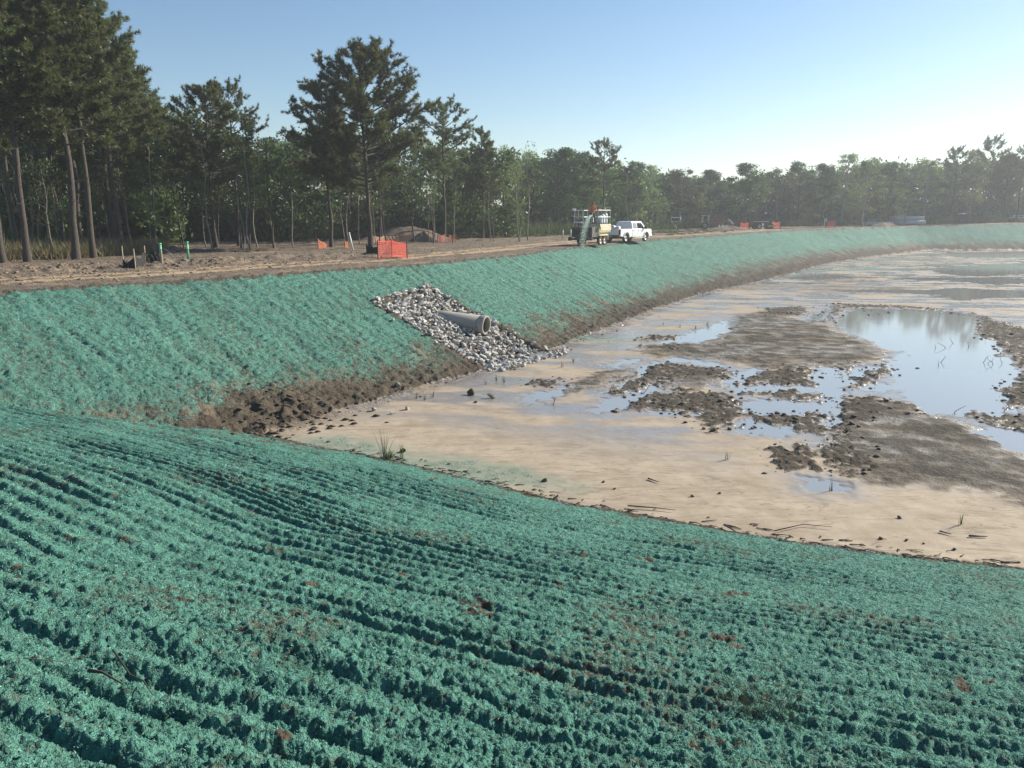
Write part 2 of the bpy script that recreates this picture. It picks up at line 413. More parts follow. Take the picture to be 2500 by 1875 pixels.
        mud[m] = np.clip(.28 * sstep(-.2, .5, fbm(X * .6, Y * .6, 3, 121)) * (1 - trk) + .35 * sstep(12, 30, D) , 0, 1) * (1 - .6 * berm)
        # scattered mulch near the edge, thin grass by the far trees
        green[m] = .55 * sstep(.45, 0, D + .35 * n2[m])
        wet[m] = 0
    # ---- pond bed
    m = reg == 3
    if m.any():
        X, Y, R = x[m], y[m], r[m]
        wx = X + (.30 * fbm(X * 1.1, Y * 1.1, 3, 131) + .30 * fbm(X * 2.7, Y * 2.7, 2, 132)) * (1 + R / 90); wy = Y + (.45 * fbm(X * 1.1, Y * 1.1, 3, 133) + .45 * fbm(X * 2.7, Y * 2.7, 2, 134)) * (1 + R / 90)
        jit = fbm(X * 3.2, Y * 3.2, 3, 135)
        pud = poly_mask(wx, wy, PUDDLES, .35); soft = np.maximum(np.maximum(.80 * poly_mask(wx, wy, MUD_SOFT[:1], 1.1), poly_mask(wx, wy, MUD_SOFT[1:2], 1.1)), .8 * poly_mask(wx, wy, MUD_SOFT[2:], .7)); clod = poly_mask(wx, wy, MUD_CLOD, .5)
        # far flats: shallow sheets and streaks lying across the view
        st = fbm(X * .06 + .03 * Y, Y * .16 - .04 * X, 4, 137); farf = sstep(58, 82, R)
        pud = np.maximum(pud, farf * sstep(.10, .22, st + .10 * jit) * .9)
        st2 = fbm(X * .10, Y * .30, 4, 139)
        clod = np.maximum(clod, farf * sstep(.20, .34, st2 + .15 * jit) * .55)
        soft = np.clip(soft * (1 + .9 * fbm(X * 1.2, Y * 1.2, 4, 142)) , 0, 1) * sstep(.12, .5, soft + .25 * jit); soft = np.maximum(soft, farf * sstep(.08, .3, fbm(X * .05, Y * .12, 3, 141)) * .5)
        cl = fbm(X * 2.6, Y * 2.6, 4, 143, .65); cl2 = np.clip(fbm(X * 4.5, Y * 4.5, 2, 145) + .05, 0, 1)
        clod_m = sstep(.36, .60, clod * (.80 + .95 * cl + .6 * jit)) * (1 - .85 * poly_mask(wx, wy, PUDDLES, .15))
        pile = clod_m * (.025 + .07 * np.clip(cl + .35, 0, 1) + .10 * cl2 + .03 * jit)
        rip = np.sin((Y * .8 + X * .35 + 1.6 * fbm(X * .25, Y * .25, 3, 147)) * 2 * math.pi / .9)
        sand = .022 + .010 * fbm(X * .7, Y * .7, 3, 149) + .004 * rip * sstep(-.2, .3, n1[m]) + .006 * jit
        softh = soft * (.05 + .05 * fbm(X * 1.3, Y * 1.3, 4, 151) + .03 * cl2)
        base = sand + softh
        zz = base * (1 - pud) - .05 * pud
        zz = np.maximum(zz, np.where(pile > .02, pile, -1) + .0)
        zz += .25 * sstep(.9, .0, dB[m]) * np.clip(.1 + .5 * fbm(X * 1.5, Y * 1.5, 3, 153), 0, 1) * sstep(20, 26, Y)
        z[m] += zz
        wetn = fbm(X * .22, Y * .55 + .1 * X, 4, 155)
        ctr = sstep(9, 3.0, dB[m]) if False else 0
        w = np.maximum(sstep(-.32, .16, wetn) * sstep(19.5, 26, Y + .45 * X), sstep(.0, .6, poly_mask(wx, wy, PUDDLES, 1.8)))
        wet[m] = np.clip(w, 0, 1) * (1 - .75 * soft) * (1 - .8 * clod_m)
        mud[m] = np.clip(np.maximum(soft * (1.12 + 1.0 * fbm(X * .5 + .3 * Y, Y * 1.3, 4, 157) + .45 * cl), clod_m * .95), 0, 1)
        sp = np.zeros(X.shape)
        for c, ra, rb in SPRAY:
            da = (X - c[0]) * .875 - (Y - c[1]) * .484; ds = (X - c[0]) * NX + (Y - c[1]) * NY
            sp = np.maximum(sp, sstep(1.15, .35, np.hypot(da / ra, ds / rb) + .35 * n1[m]))
        wash[m] = np.clip(sp * (.9 + .5 * n2[m] + .3 * jit), 0, 1) * (1 - .7 * mud[m]); green[m] = .3 * sstep(.6, 1, wash[m])
        soil[m] = .6 * sstep(1.3, .1, dB[m]) * sstep(20, 24, Y)
    # ---- cut for the stone apron
    P = np.array(APRON); d, _, _ = seg_dist(x, y, P, True); ins = inside(x, y, P)
    z -= .22 * sstep(0, .3, np.where(ins, d, 0)); green *= np.where(ins, 0, sstep(0, .25, d)); mud = np.where(ins & (reg != 3), .8, mud)
    return z, reg, dict(green=green, wash=wash, mud=np.clip(mud, 0, 1), wet=wet, road=np.clip(road, 0, 1), soil=np.clip(soil, 0, 1))
def gz(x, y):
    return float(relief(np.array([float(x)]), np.array([float(y)]))[0][0])

# ------------------------------------------------------------------ terrain material
def terrain_material():
    t = NT('graded_ground'); A = {k: t.attr(k) for k in ('green', 'mud', 'wet', 'road', 'soil', 'wash')}
    nb = t.noise(1.3, 5, .65); nf = t.noise(17, 5, .7); nff = t.noise(70, 3, .7); ng = t.noise(.22, 4, .6)
    sand = t.mix(t.ramp(nb, .3, .7), (.340, .276, .200), (.440, .366, .276))
    fl = t.noise(1.0, 6, .68, .6, co=t.map((.22, 1.25, 1), (0, 0, -.45)))
    sand = t.mix(t.ramp(fl, .48, .66, 0, .32), sand, (.235, .180, .125))
    sand = t.mix(t.ramp(fl, .30, .44, .5, 0), sand, (.50, .40, .285))
    sand = t.mix(t.ramp(nf, .5, .75, 0, .35), sand, (.22, .165, .11), 'MIX')
    rl = t.noise(.8, 4, .6, 1.2, co=t.map((.35, 1.6, 1), (0, 0, -.40)))
    rl = t.ramp(t.math('ABSOLUTE', t.math('SUBTRACT', rl, .5)), .0, .022, .45, 0)
    sand = t.mix(rl, sand, (.14, .108, .08))
    sand = t.mix(t.math('MULTIPLY', A['wet'], .78), sand, (.225, .203, .185))
    sb = t.mix(t.ramp(nb, .3, .72), (.160, .126, .094), (.290, .232, .176))
    sb = t.mix(t.ramp(nf, .45, .7, 0, .55), sb, (.085, .062, .043))
    c = t.mix(A['soil'], sand, sb)
    md = t.mix(t.ramp(nf, .3, .7), (.034, .029, .021), (.098, .081, .058))
    c = t.mix(A['mud'], c, md)
    rd = t.mix(t.ramp(nb, .3, .7), (.56, .425, .265), (.42, .31, .20))
    c = t.mix(A['road'], c, rd)
    g = t.mix(t.ramp(nf, .3, .72), (.045, .135, .108), (.118, .318, .248))
    g = t.mix(t.ramp(nff, .40, .72, 0, .6), g, (.205, .455, .365))
    g = t.mix(t.ramp(ng, .35, .65, 0, .3), g, (.070, .185, .150))
    g = t.mix(t.ramp(t.noise(2.3, 4, .6), .48, .68, 0, .5), g, (.040, .120, .095))
    nm_ = t.noise(6.5, 5, .7)
    gf = t.math('ADD', A['green'], t.math('MULTIPLY', t.math('SUBTRACT', t.math('ADD', t.math('MULTIPLY', nf, .42), t.math('MULTIPLY', nm_, .58)), .5), 2.1))
    gm = t.ramp(gf, .30, .68)
    gm = t.math('MULTIPLY', gm, t.ramp(A['green'], .0, .12))
    c = t.mix(t.math('MULTIPLY', A['wash'], .62), c, (.130, .235, .185))
    c = t.mix(gm, c, g)
    dry = t.math('MAXIMUM', t.math('MAXIMUM', A['mud'], A['soil']), A['green'])
    wn_ = t.math('MULTIPLY', A['wet'], t.ramp(nb, .2, .6, .55, 1))
    ro = t.ramp(wn_, 0, 1, .88, .11)
    h = t.math('ADD', t.math('ADD', t.math('MULTIPLY', nf, 1.0), t.math('MULTIPLY', nff, .40)), t.math('MULTIPLY', nm_, 2.6))
    bs = t.new('ShaderNodeBump'); bs.inputs['Distance'].default_value = .05
    t.put(bs.inputs['Strength'], t.ramp(dry, 0, .5, .05, 1.0)); t.l.new(h, bs.inputs['Height'])
    t.set(Base_Color=c, Roughness=ro, Normal=bs.outputs[0]); t.put(t.b.inputs['Specular IOR Level'], t.ramp(wn_, 0, 1, .15, .95))
    return t.m
M_GROUND = terrain_material()

# ------------------------------------------------------------------ the sheet itself: fine where the camera looks, coarse all round, out to the horizon
def polar_grid(az, rr):
    a, r = np.meshgrid(az, rr); x = r * np.sin(a); y = r * np.cos(a)
    m, n = a.shape; i = np.arange(m * n).reshape(m, n)
    F = np.stack([i[:-1, :-1], i[:-1, 1:], i[1:, 1:], i[1:, :-1]], -1).reshape(-1, 4)
    return x.ravel(), y.ravel(), F[:, ::-1]
def radii(*spans):
    out = []
    for r0, r1, k in spans:
        n = int(math.log(r1 / r0) / k); out.append(np.geomspace(r0, r1, n, endpoint=False))
    return np.concatenate(out)
HALF = math.radians(39)
g1 = polar_grid(np.linspace(-HALF, HALF, int(2 * HALF / .0024)), np.append(radii((1.0, 2.0, .006), (2.0, 26, .0041), (26, 60, .0028), (60, 260, .0068)), 260.))
g2 = polar_grid(np.linspace(HALF, 2 * math.pi - HALF, 110), np.append(radii((1.0, 30, .03), (30, 260, .05)), 260.))
g3 = polar_grid(np.linspace(0, 2 * math.pi, 181), np.append(radii((259., 3500, .12)), 3500.))
g4 = polar_grid(np.linspace(0, 2 * math.pi, 181), np.array([.01, .5, 1.001]))
X = []; Y = []; F = []; o = 0
for gx, gy, gf in (g1, g2, g3, g4):
    X.append(gx); Y.append(gy); F.append(gf + o); o += len(gx)
X = np.concatenate(X); Y = np.concatenate(Y); F = np.concatenate(F)
Z, REG, ATT = relief(X, Y)
far_m = np.hypot(X, Y) > 262; Z[far_m] = np.where(REG[far_m] == 0, Z[far_m] - .4, Z[far_m])
V = np.stack([X, Y, Z], 1)
fr_ = np.max(REG[F], axis=1)
NAMES = {0: 'ground', 1: 'near_bank', 2: 'far_bank', 3: 'pond_bed'}
for k, nm in NAMES.items():
    sel = F[fr_ == k]; ids, inv = np.unique(sel.ravel(), return_inverse=True)
    me = mesh_np(nm, V[ids], inv.reshape(-1, 4), smooth=True)
    for an, av in ATT.items():
        at = me.attributes.new(an, 'FLOAT', 'POINT'); at.data.foreach_set('value', av[ids].astype(np.float32))
    me.materials.append(M_GROUND); o = link(nm, me); o['kind'] = 'structure'

# ------------------------------------------------------------------ standing water
def water_material():
    t = NT('standing_water')
    h = t.noise(2.2, 3, .5, co=t.map((1, .5, 1)))
    t.set(Base_Color=(.27, .27, .26), Roughness=.06, IOR=1.75, Normal=t.bump(h, .05, .02)); t.put(t.b.inputs['Specular IOR Level'], .9)
    return t.m
wx0, wx1, wy0, wy1 = -12., 175., 8., 166.
me = mesh_np('water', [(wx0, wy0, FLOOR), (wx1, wy0, FLOOR), (wx1, wy1, FLOOR), (wx0, wy1, FLOOR)], [(0, 1, 2, 3)])
me.materials.append(water_material()); o = link('water', me); o['kind'] = 'structure'
# ------------------------------------------------------------------ foliage and bark
def foliage(name, c0, c1, c2, trans=.3, scale=1.2):
    t = NT(name); oi = t.new('ShaderNodeObjectInfo')
    n = t.noise(scale, 3, .7); n2 = t.noise(scale * 9, 2)
    c = t.mix(t.ramp(n, .3, .7), c0, c1); c = t.mix(t.ramp(n2, .55, .8, 0, .6), c, c2)
    hs = t.new('ShaderNodeHueSaturation'); t.l.new(c, hs.inputs['Color'])
    t.put(hs.inputs['Value'], t.ramp(oi.outputs['Random'], 0, 1, .8, 1.25)); t.put(hs.inputs['Hue'], t.ramp(oi.outputs['Random'], 0, 1, .485, .515))
    d = t.new('ShaderNodeBsdfDiffuse'); tr = t.new('ShaderNodeBsdfTranslucent'); gl = t.new('ShaderNodeBsdfGlossy'); gl.inputs['Roughness'].default_value = .45
    m = t.new('ShaderNodeMixShader'); m2 = t.new('ShaderNodeMixShader')
    for s in (d, tr): t.l.new(hs.outputs[0], s.inputs['Color'])
    gl.inputs['Color'].default_value = (.5, .55, .5, 1)
    m.inputs[0].default_value = trans; t.l.new(d.outputs[0], m.inputs[1]); t.l.new(tr.outputs[0], m.inputs[2])
    m2.inputs[0].default_value = .05; t.l.new(m.outputs[0], m2.inputs[1]); t.l.new(gl.outputs[0], m2.inputs[2])
    t.l.new(m2.outputs[0], t.out.inputs['Surface']); t.n.remove(t.b)
    return t.m
def bark(name, a, b, sz=(6, 6, 1.2)):
    t = NT(name); n = t.noise(4, 5, .7, co=t.map(sz))
    t.set(Base_Color=t.mix(t.ramp(n, .35, .7), a, b), Roughness=.92, Normal=t.bump(n, .8, .04)); return t.m
M_NEEDLE = foliage('pine_needles', (.085, .105, .038), (.145, .165, .058), (.22, .225, .085), .42)
M_NEEDLE_Y = foliage('yellow_green_needles', (.075, .085, .018), (.12, .13, .03), (.16, .17, .05), .35)
M_LEAF = foliage('oak_leaves', (.060, .095, .030), (.10, .150, .046), (.16, .20, .07), .42)
M_LEAF_L = foliage('spring_leaves', (.13, .18, .045), (.19, .25, .07), (.26, .31, .11), .5)
M_LEAF_B = foliage('olive_leaves', (.085, .090, .034), (.12, .12, .048), (.16, .155, .068), .40)
M_BARK = bark('pine_bark', (.036, .029, .024), (.095, .076, .060))
M_BARK_P = bark('pale_bark', (.13, .115, .095), (.30, .27, .22))

class Acc:
    def __init__(s): s.V = []; s.F = []; s.n = 0
    def add(s, V, F): s.V.append(V); s.F.append(np.asarray(F) + s.n); s.n += len(V)
    def get(s): return np.concatenate(s.V), np.concatenate(s.F)
def unit(v): return v / (np.linalg.norm(v, axis=-1, keepdims=True) + 1e-9)
def needles(P, D, K, L, W, rg):
    """tufts of K thin needles (triangles) at the points P pointing about D"""
    T = len(P); nd = unit(rg.normal(size=(T, K, 3)) * .75 + D[:, None, :] * .9 + np.array([0, 0, .25]))
    ln = L * rg.uniform(.6, 1.15, (T, K, 1)); side = unit(np.cross(nd, rg.normal(size=(T, K, 3)))) * W * .5
    base = P[:, None, :] + nd * .03; tip = P[:, None, :] + nd * ln
    V = np.stack([base - side, base + side, tip], 2).reshape(-1, 3)
    return V, np.arange(len(V)).reshape(-1, 3)
def leaves(P, S, rg):
    """one small bent leaf spray (a quad) per point"""
    n = len(P); a = unit(rg.normal(size=(n, 3)) + np.array([0, 0, -.2])); b = unit(np.cross(a, rg.normal(size=(n, 3))))
    s = S * rg.uniform(.55, 1.25, (n, 1)); a = a * s; b = b * s * .6
    V = np.stack([P - a, P - b * .8 + a * .1, P + a, P + b * .8 + a * .1], 1).reshape(-1, 3)
    return V, np.arange(n * 4).reshape(-1, 4)

def pine_np(seed, H=16., cb=.42, R=3.6, n_br=46, lean=.0, K=20, per=6, shape='round', L=.36, W=.055):
    rg = np.random.default_rng(seed); wood = Acc()
    h = np.linspace(0, 1, 15); sway = np.cumsum(rg.normal(0, .05, (15, 2)), 0) * H / 16; sway -= sway[0]
    tp = np.stack([sway[:, 0] + lean * H * h, sway[:, 1], h * H * .985], 1)
    r0 = .0106 * H + .012; tr = r0 * (1 - h) ** .75 + .02; tr[0] *= 1.3
    wood.add(*tube_np(tp, tr, 9))
    def trunk(z): return np.array([np.interp(z / (H * .985), h, tp[:, k]) for k in range(3)])
    TP = []; TD = []
    for i in range(n_br):
        f = (i + rg.uniform(0, 1)) / n_br; z = H * (cb + (1 - cb) * f ** 1.0 * .97)
        if shape == 'round': pr = float(np.interp(f, [0, .12, .28, .5, .72, .88, 1], [.72, 1.0, 1.08, .94, .72, .48, .16]))
        else: pr = 1.15 * (1 - f) ** .7 + .12
        Lb = R * pr * rg.uniform(.72, 1.1) + .25
        if f < .12 and rg.random() < .45: Lb *= .55
        az = i * 2.39996 + rg.normal(0, .5); el = math.radians(4 + 34 * f + rg.normal(0, 8))
        p0 = trunk(z); dirh = np.array([math.cos(az), math.sin(az), 0.])
        tt = np.linspace(0, 1, 6); bend = rg.normal(0, .12)
        pts = p0 + Lb * (tt[:, None] * (math.cos(el) * dirh + np.array([0, 0, math.sin(el)])) + (tt ** 2)[:, None] * np.array([-dirh[1] * bend, dirh[0] * bend, .16]))
        wood.add(*tube_np(pts, (.018 + .017 * Lb) * .75 * (1 - tt) ** .7 * (r0 / .2) ** .5 + .008, 4))
        for q in range(per + int(Lb * 2.4)):
            u_ = rg.uniform(.25, 1.0) ** .8; b0 = np.array([np.interp(u_, tt, pts[:, k]) for k in range(3)])
            sd = rg.choice([-1, 1]); aa = az + sd * rg.uniform(.3, 1.1); ls = Lb * rg.uniform(.14, .34) * (1.25 - .5 * u_) + .2
            e2 = el + rg.normal(.15, .35); d2 = np.array([math.cos(aa) * math.cos(e2), math.sin(aa) * math.cos(e2), math.sin(e2)])
            b1 = b0 + d2 * ls; bm_ = (b0 + b1) / 2 + np.array([0, 0, .03])
            wood.add(*tube_np(np.array([b0, bm_, b1 + np.array([0, 0, .08 * ls])]), np.array([.016, .012, .006]), 3))
            for w in np.arange(.25, 1.01, .17 / max(ls, .35)):
                TP.append(b0 + d2 * ls * w + rg.normal(0, .05, 3)); TD.append(d2)
        TP.append(pts[-1]); TD.append(unit(pts[-1] - pts[-2]))
        TP.append(pts[-2]); TD.append(unit(pts[-1] - pts[-2]))
    for k in range(14):
        TP.append(trunk(H * rg.uniform(.93, 1.0)) + rg.normal(0, .12, 3)); TD.append(np.array([0, 0, 1.]))
    # dead stubs on the bare stem
    for k in range(9):
        z = H * rg.uniform(.15, cb + .05); az = rg.uniform(0, 6.28); l = rg.uniform(.3, 1.3); p = trunk(z)
        q = p + l * np.array([math.cos(az), math.sin(az), rg.uniform(-.2, .3)])
        wood.add(*tube_np(np.array([p, (p + q) / 2 + rg.normal(0, .04, 3), q]), np.array([.022, .014, .006]), 3))
    return wood.get(), needles(np.array(TP), np.array(TD), K, L, W, rg), H

def broad_np(seed, H=14., cb=.28, R=3.6, nc=46, per=110, S=.19, bare=.0, tall=1.0):
    rg = np.random.default_rng(seed); wood = Acc(); h = np.linspace(0, 1, 10)
    sway = np.cumsum(rg.normal(0, .08, (10, 2)), 0); sway -= sway[0]
    tp = np.stack([sway[:, 0], sway[:, 1], h * H * .9], 1); tr = (.011 * H + .02) * (1 - h) ** .8 + .02
    wood.add(*tube_np(tp, tr, 8)); LP = []
    for i in range(nc):
        f = rg.random() ** .8; z = H * (cb + (1 - cb) * f); env = R * (math.sin(math.pi * min(.12 + .80 * f, .97)) ** .65)
        az = rg.uniform(0, 6.283); rr = env * rg.uniform(.35, 1.0)
        c = np.array([np.interp(z / (H * .9), h, tp[:, 0]) + rr * math.cos(az), np.interp(z / (H * .9), h, tp[:, 1]) + rr * math.sin(az), z])
        z0 = max(H * cb * .8, z - rr * rg.uniform(.5, 1.0) - .5); p0 = np.array([np.interp(z0 / (H * .9), h, tp[:, k]) for k in range(3)])
        mid = p0 * .45 + c * .55 + np.array([0, 0, -.12 * rr]) + rg.normal(0, .12, 3)
        wood.add(*tube_np(np.array([p0, mid, c]), np.array([.02 + .012 * rr, .02 + .006 * rr, .008]), 4))
        cr = rg.uniform(.5, 1.05) * R / 3.4
        k = int(per * rg.uniform(.6, 1.3)); d = unit(rg.normal(size=(k, 3))) * (rg.random((k, 1)) ** .45) * cr * np.array([1.15, 1.15, .75 * tall])
        LP.append(c + d + np.array([0, 0, .1]))
        for q in range(3):
            e = c + unit(rg.normal(size=3)) * cr * .9; wood.add(*tube_np(np.array([c * .7 + mid * .3, e]), np.array([.012, .005]), 3))
    LP = np.concatenate(LP); return wood.get(), leaves(LP, S, rg), H

def thin_np(seed, H=10., pale=True):
    """slender bare understorey stem with a few leafy twigs"""
    rg = np.random.default_rng(seed); wood = Acc(); h = np.linspace(0, 1, 9)
    sway = np.cumsum(rg.normal(0, .10, (9, 2)), 0); sway -= sway[0]
    tp = np.stack([sway[:, 0], sway[:, 1], h * H], 1); wood.add(*tube_np(tp, .075 * (1 - h) ** .7 + .015, 6)); LP = []
    for i in range(18):
        z = H * rg.uniform(.3, 1); p = np.array([np.interp(z / H, h, tp[:, k]) for k in range(3)]); az = rg.uniform(0, 6.28); l = rg.uniform(.5, 1.7)
        q = p + l * np.array([math.cos(az), math.sin(az), rg.uniform(.1, .9)]); wood.add(*tube_np(np.array([p, (p + q) / 2 + rg.normal(0, .06, 3), q]), np.array([.022, .014, .005]), 3))
        k = int(rg.uniform(10, 34)); LP.append(q + rg.normal(size=(k, 3)) * np.array([.38, .38, .28]))
    return wood.get(), leaves(np.concatenate(LP), .11, rg), H

PROTO = {}
def proto(key, data, mw, mf):
    (wv, wf), (cv, cf), H = data
    a = mesh_np('trunk', wv, wf, smooth=True); a.materials.append(mw)
    b = mesh_np('crown', cv, cf); b.materials.append(mf); PROTO[key] = (a, b, H)
proto('pine_a', pine_np(101, 17, .40, 3.3, 50), M_BARK, M_NEEDLE)
proto('pine_b', pine_np(102, 17, .52, 2.8, 40), M_BARK, M_NEEDLE)
proto('pine_c', pine_np(103, 15, .34, 3.6, 46), M_BARK, M_NEEDLE)
proto('pine_big', pine_np(104, 14, .30, 4.3, 64, K=22), M_BARK, M_NEEDLE)
proto('pine_d', pine_np(105, 14, .45, 2.7, 36, shape='cone'), M_BARK, M_NEEDLE)
proto('pine_open', pine_np(106, 15, .50, 3.6, 30, per=4), M_BARK, M_NEEDLE)
proto('pine_young', pine_np(107, 7, .30, 1.9, 22, K=16, L=.30), M_BARK, M_NEEDLE_Y)
proto('oak_a', broad_np(201, 14, .22, 3.7, 66, 115), M_BARK, M_LEAF)
proto('oak_b', broad_np(202, 14, .18, 3.2, 62, 115), M_BARK, M_LEAF)
proto('oak_c', broad_np(203, 12, .25, 4.2, 62, 115), M_BARK, M_LEAF_B)
proto('gum_a', broad_np(204, 14, .20, 2.6, 52, 95, S=.15, tall=1.3), M_BARK_P, M_LEAF_L)
proto('gum_b', broad_np(205, 15, .24, 2.9, 48, 85, S=.15, tall=1.2), M_BARK_P, M_LEAF_L)
proto('thin_a', thin_np(301, 10), M_BARK_P, M_LEAF_L)
proto('thin_b', thin_np(302, 11), M_BARK_P, M_LEAF)
proto('thin_c', thin_np(303, 9), M_BARK, M_LEAF)

trand = random.Random(5)
def plant(key, x, y, H, label, name, cat='tree', group=None, wide=1.0, rz=None, tilt=(0, 0)):
    a, b, h0 = PROTO[key]; k = H / h0
    z = macro(np.array([float(x)]), np.array([float(y)]))[0][0]
    o = thing(name, label, cat, (x, y, z - .08), trand.uniform(0, 6.28) if rz is None else rz, group, (k * wide, k * wide, k))
    o.rotation_euler[0] = tilt[0]; o.rotation_euler[1] = tilt[1]
    link('trunk', a, o); link('crown', b, o); return o
def plant_px(key, u, vb, vt, label, name, z0=0.0, dist=None, **kw):
    """foot at pixel (u,vb) on ground of height z0 (or at a given distance), top at row vt"""
    if dist is None: p = onplane(u, vb, z0)
    else:
        d = ray(u, vb); p = np.array([d[0] / d[1] * dist, dist, z0])
    d = ray(u, vt); H = CAM_H + d[2] / d[1] * p[1] - z0
    return plant(key, p[0], p[1], H, label, name, **kw)

# ---- the pine stand on the left
G = 'pines of the left stand'
for key, u, vb, vt, lab, w in [
    ('pine_b', 8, 642, -60, 'leaning pine at the left edge of the picture', 1.0),
    ('pine_a', 68, 640, -90, 'pine second from the left edge, bark lit on its right side', 1.0),
    ('pine_b', 112, 606, -30, 'pine standing behind the pair of thin pale stems at left', 1.0),
    ('pine_a', 186, 634, -110, 'thick dark pine just right of the thin pale stems', 1.05),
    ('pine_b', 200, 611, -50, 'slim pine tucked close behind the thick dark pine', .9),
    ('pine_b', 229, 630, -40, 'pine with broken lower branches left of the paired pines', .95),
    ('pine_c', 258, 604, 15, 'shadowed pine behind the paired straight pines', .95),
    ('pine_a', 284, 614, 20, 'left one of two straight pines at the right end of the stand', .95),
    ('pine_c', 299, 618, 60, 'right one of two straight pines at the right end of the stand', 1.0),
    ('pine_c', 345, 588, 225, 'dense drooping pine closing the right end of the left stand', 1.05),
    ('pine_c', 392, 592, 252, 'drooping pine between the left stand and the lone pine', 1.05),
    ('pine_c', 445, 588, 290, 'lower pine left of the lone pine', 1.0),
    ('pine_b', 45, 626, 10, 'slim pine between the first two pines at the left edge', .85),
    ('pine_b', 152, 616, -20, 'slim pine left of the thick dark pine', .85),
    ('pine_b', 216, 602, 40, 'slim shaded pine in the middle of the left stand', .8),
    ('pine_c', 325, 602, 150, 'pine with low foliage right of the paired straight pines', .9),
    ('pine_a', -60, 622, -100, 'pine cut off by the left edge of the picture', 1.0)]:
    plant_px(key, u, vb, vt, lab, 'pine_tree', wide=w, group=G)
for key, u, vb, vt, lab in [
    ('thin_a', 121, 624, 420, 'left one of two thin pale stems inside the pine stand'), ('thin_b', 134, 630, 400, 'right one of two thin pale stems inside the pine stand'),
    ('thin_b', 22, 600, 430, 'thin pale stem beside the leaning pine at left edge'), ('thin_c', 313, 584, 420, 'thin stem right of the paired straight pines'),
    ('thin_a', 240, 590, 440, 'thin bent stem behind the pine with broken branches')]:
    plant_px(key, u, vb, vt, lab, 'slender_tree', group='thin stems in the left stand')
# ---- single pines and their neighbours
for key, u, vb, vt, lab, w in [
    ('pine_c', 529, 605, 208, 'lone pine behind the two green pipes, spreading crown', 1.0),
    ('pine_open', 583, 600, 214, 'taller open pine just right of the lone pine', .8),
    ('pine_big', 905, 606, 127, 'tallest pine with broad round crown behind the orange fence', 1.02),
    ('pine_c', 808, 603, 205, 'pine with straight bare trunk left of the tallest pine', 1.0),
    ('pine_b', 824, 578, 300, 'short dark trunked pine behind the straight one', .9),
    ('pine_d', 854, 586, 330, 'thin pine between the white post and the tallest pine', .8),
    ('pine_b', 932, 588, 330, 'pine right behind the tallest pine, black base', .8),
    ('pine_young', 982, 576, 440, 'small yellow green pine on the grassy mound', 1.1),
    ('pine_open', 1085, 586, 259, 'airy topped pine standing alone right of the mound', 1.05),
    ('pine_d', 1178, 582, 318, 'narrow pine right of the airy topped pine', .95),
    ('pine_d', 1192, 581, 370, 'thin trunked pine at the right end of the middle trees', .8)]:
    plant_px(key, u, vb, vt, lab, 'pine_tree', wide=w, group='pines along the haul road')
for key, u, vb, vt, lab, w in [
    ('gum_a', 1238, 570, 364, 'bright green broadleaf tree at the end of the middle wood', 1.0),
    ('oak_b', 1290, 566, 420, 'rounded olive green tree forming the corner of the middle wood', 1.0),
    ('gum_b', 1268, 562, 395, 'pale green tree behind the rounded corner tree', .9),
    ('gum_a', 560, 585, 440, 'sunlit yellow green sapling behind the lone pine', .9),
    ('oak_a', 690, 582, 345, 'dark leafy tree filling the gap between two pines', 1.1),
    ('oak_b', 640, 584, 400, 'dark broadleaf tree in the deep shade right of the open pine', 1.1),
    ('oak_a', 745, 580, 330, 'dark broadleaf tree behind the straight bare pine', 1.0),
    ('oak_c', 1120, 575, 400, 'olive tree behind the airy topped pine', .9)]:
    plant_px(key, u, vb, vt, lab, 'broadleaf_tree', wide=w, group='broadleaf trees of the middle wood')
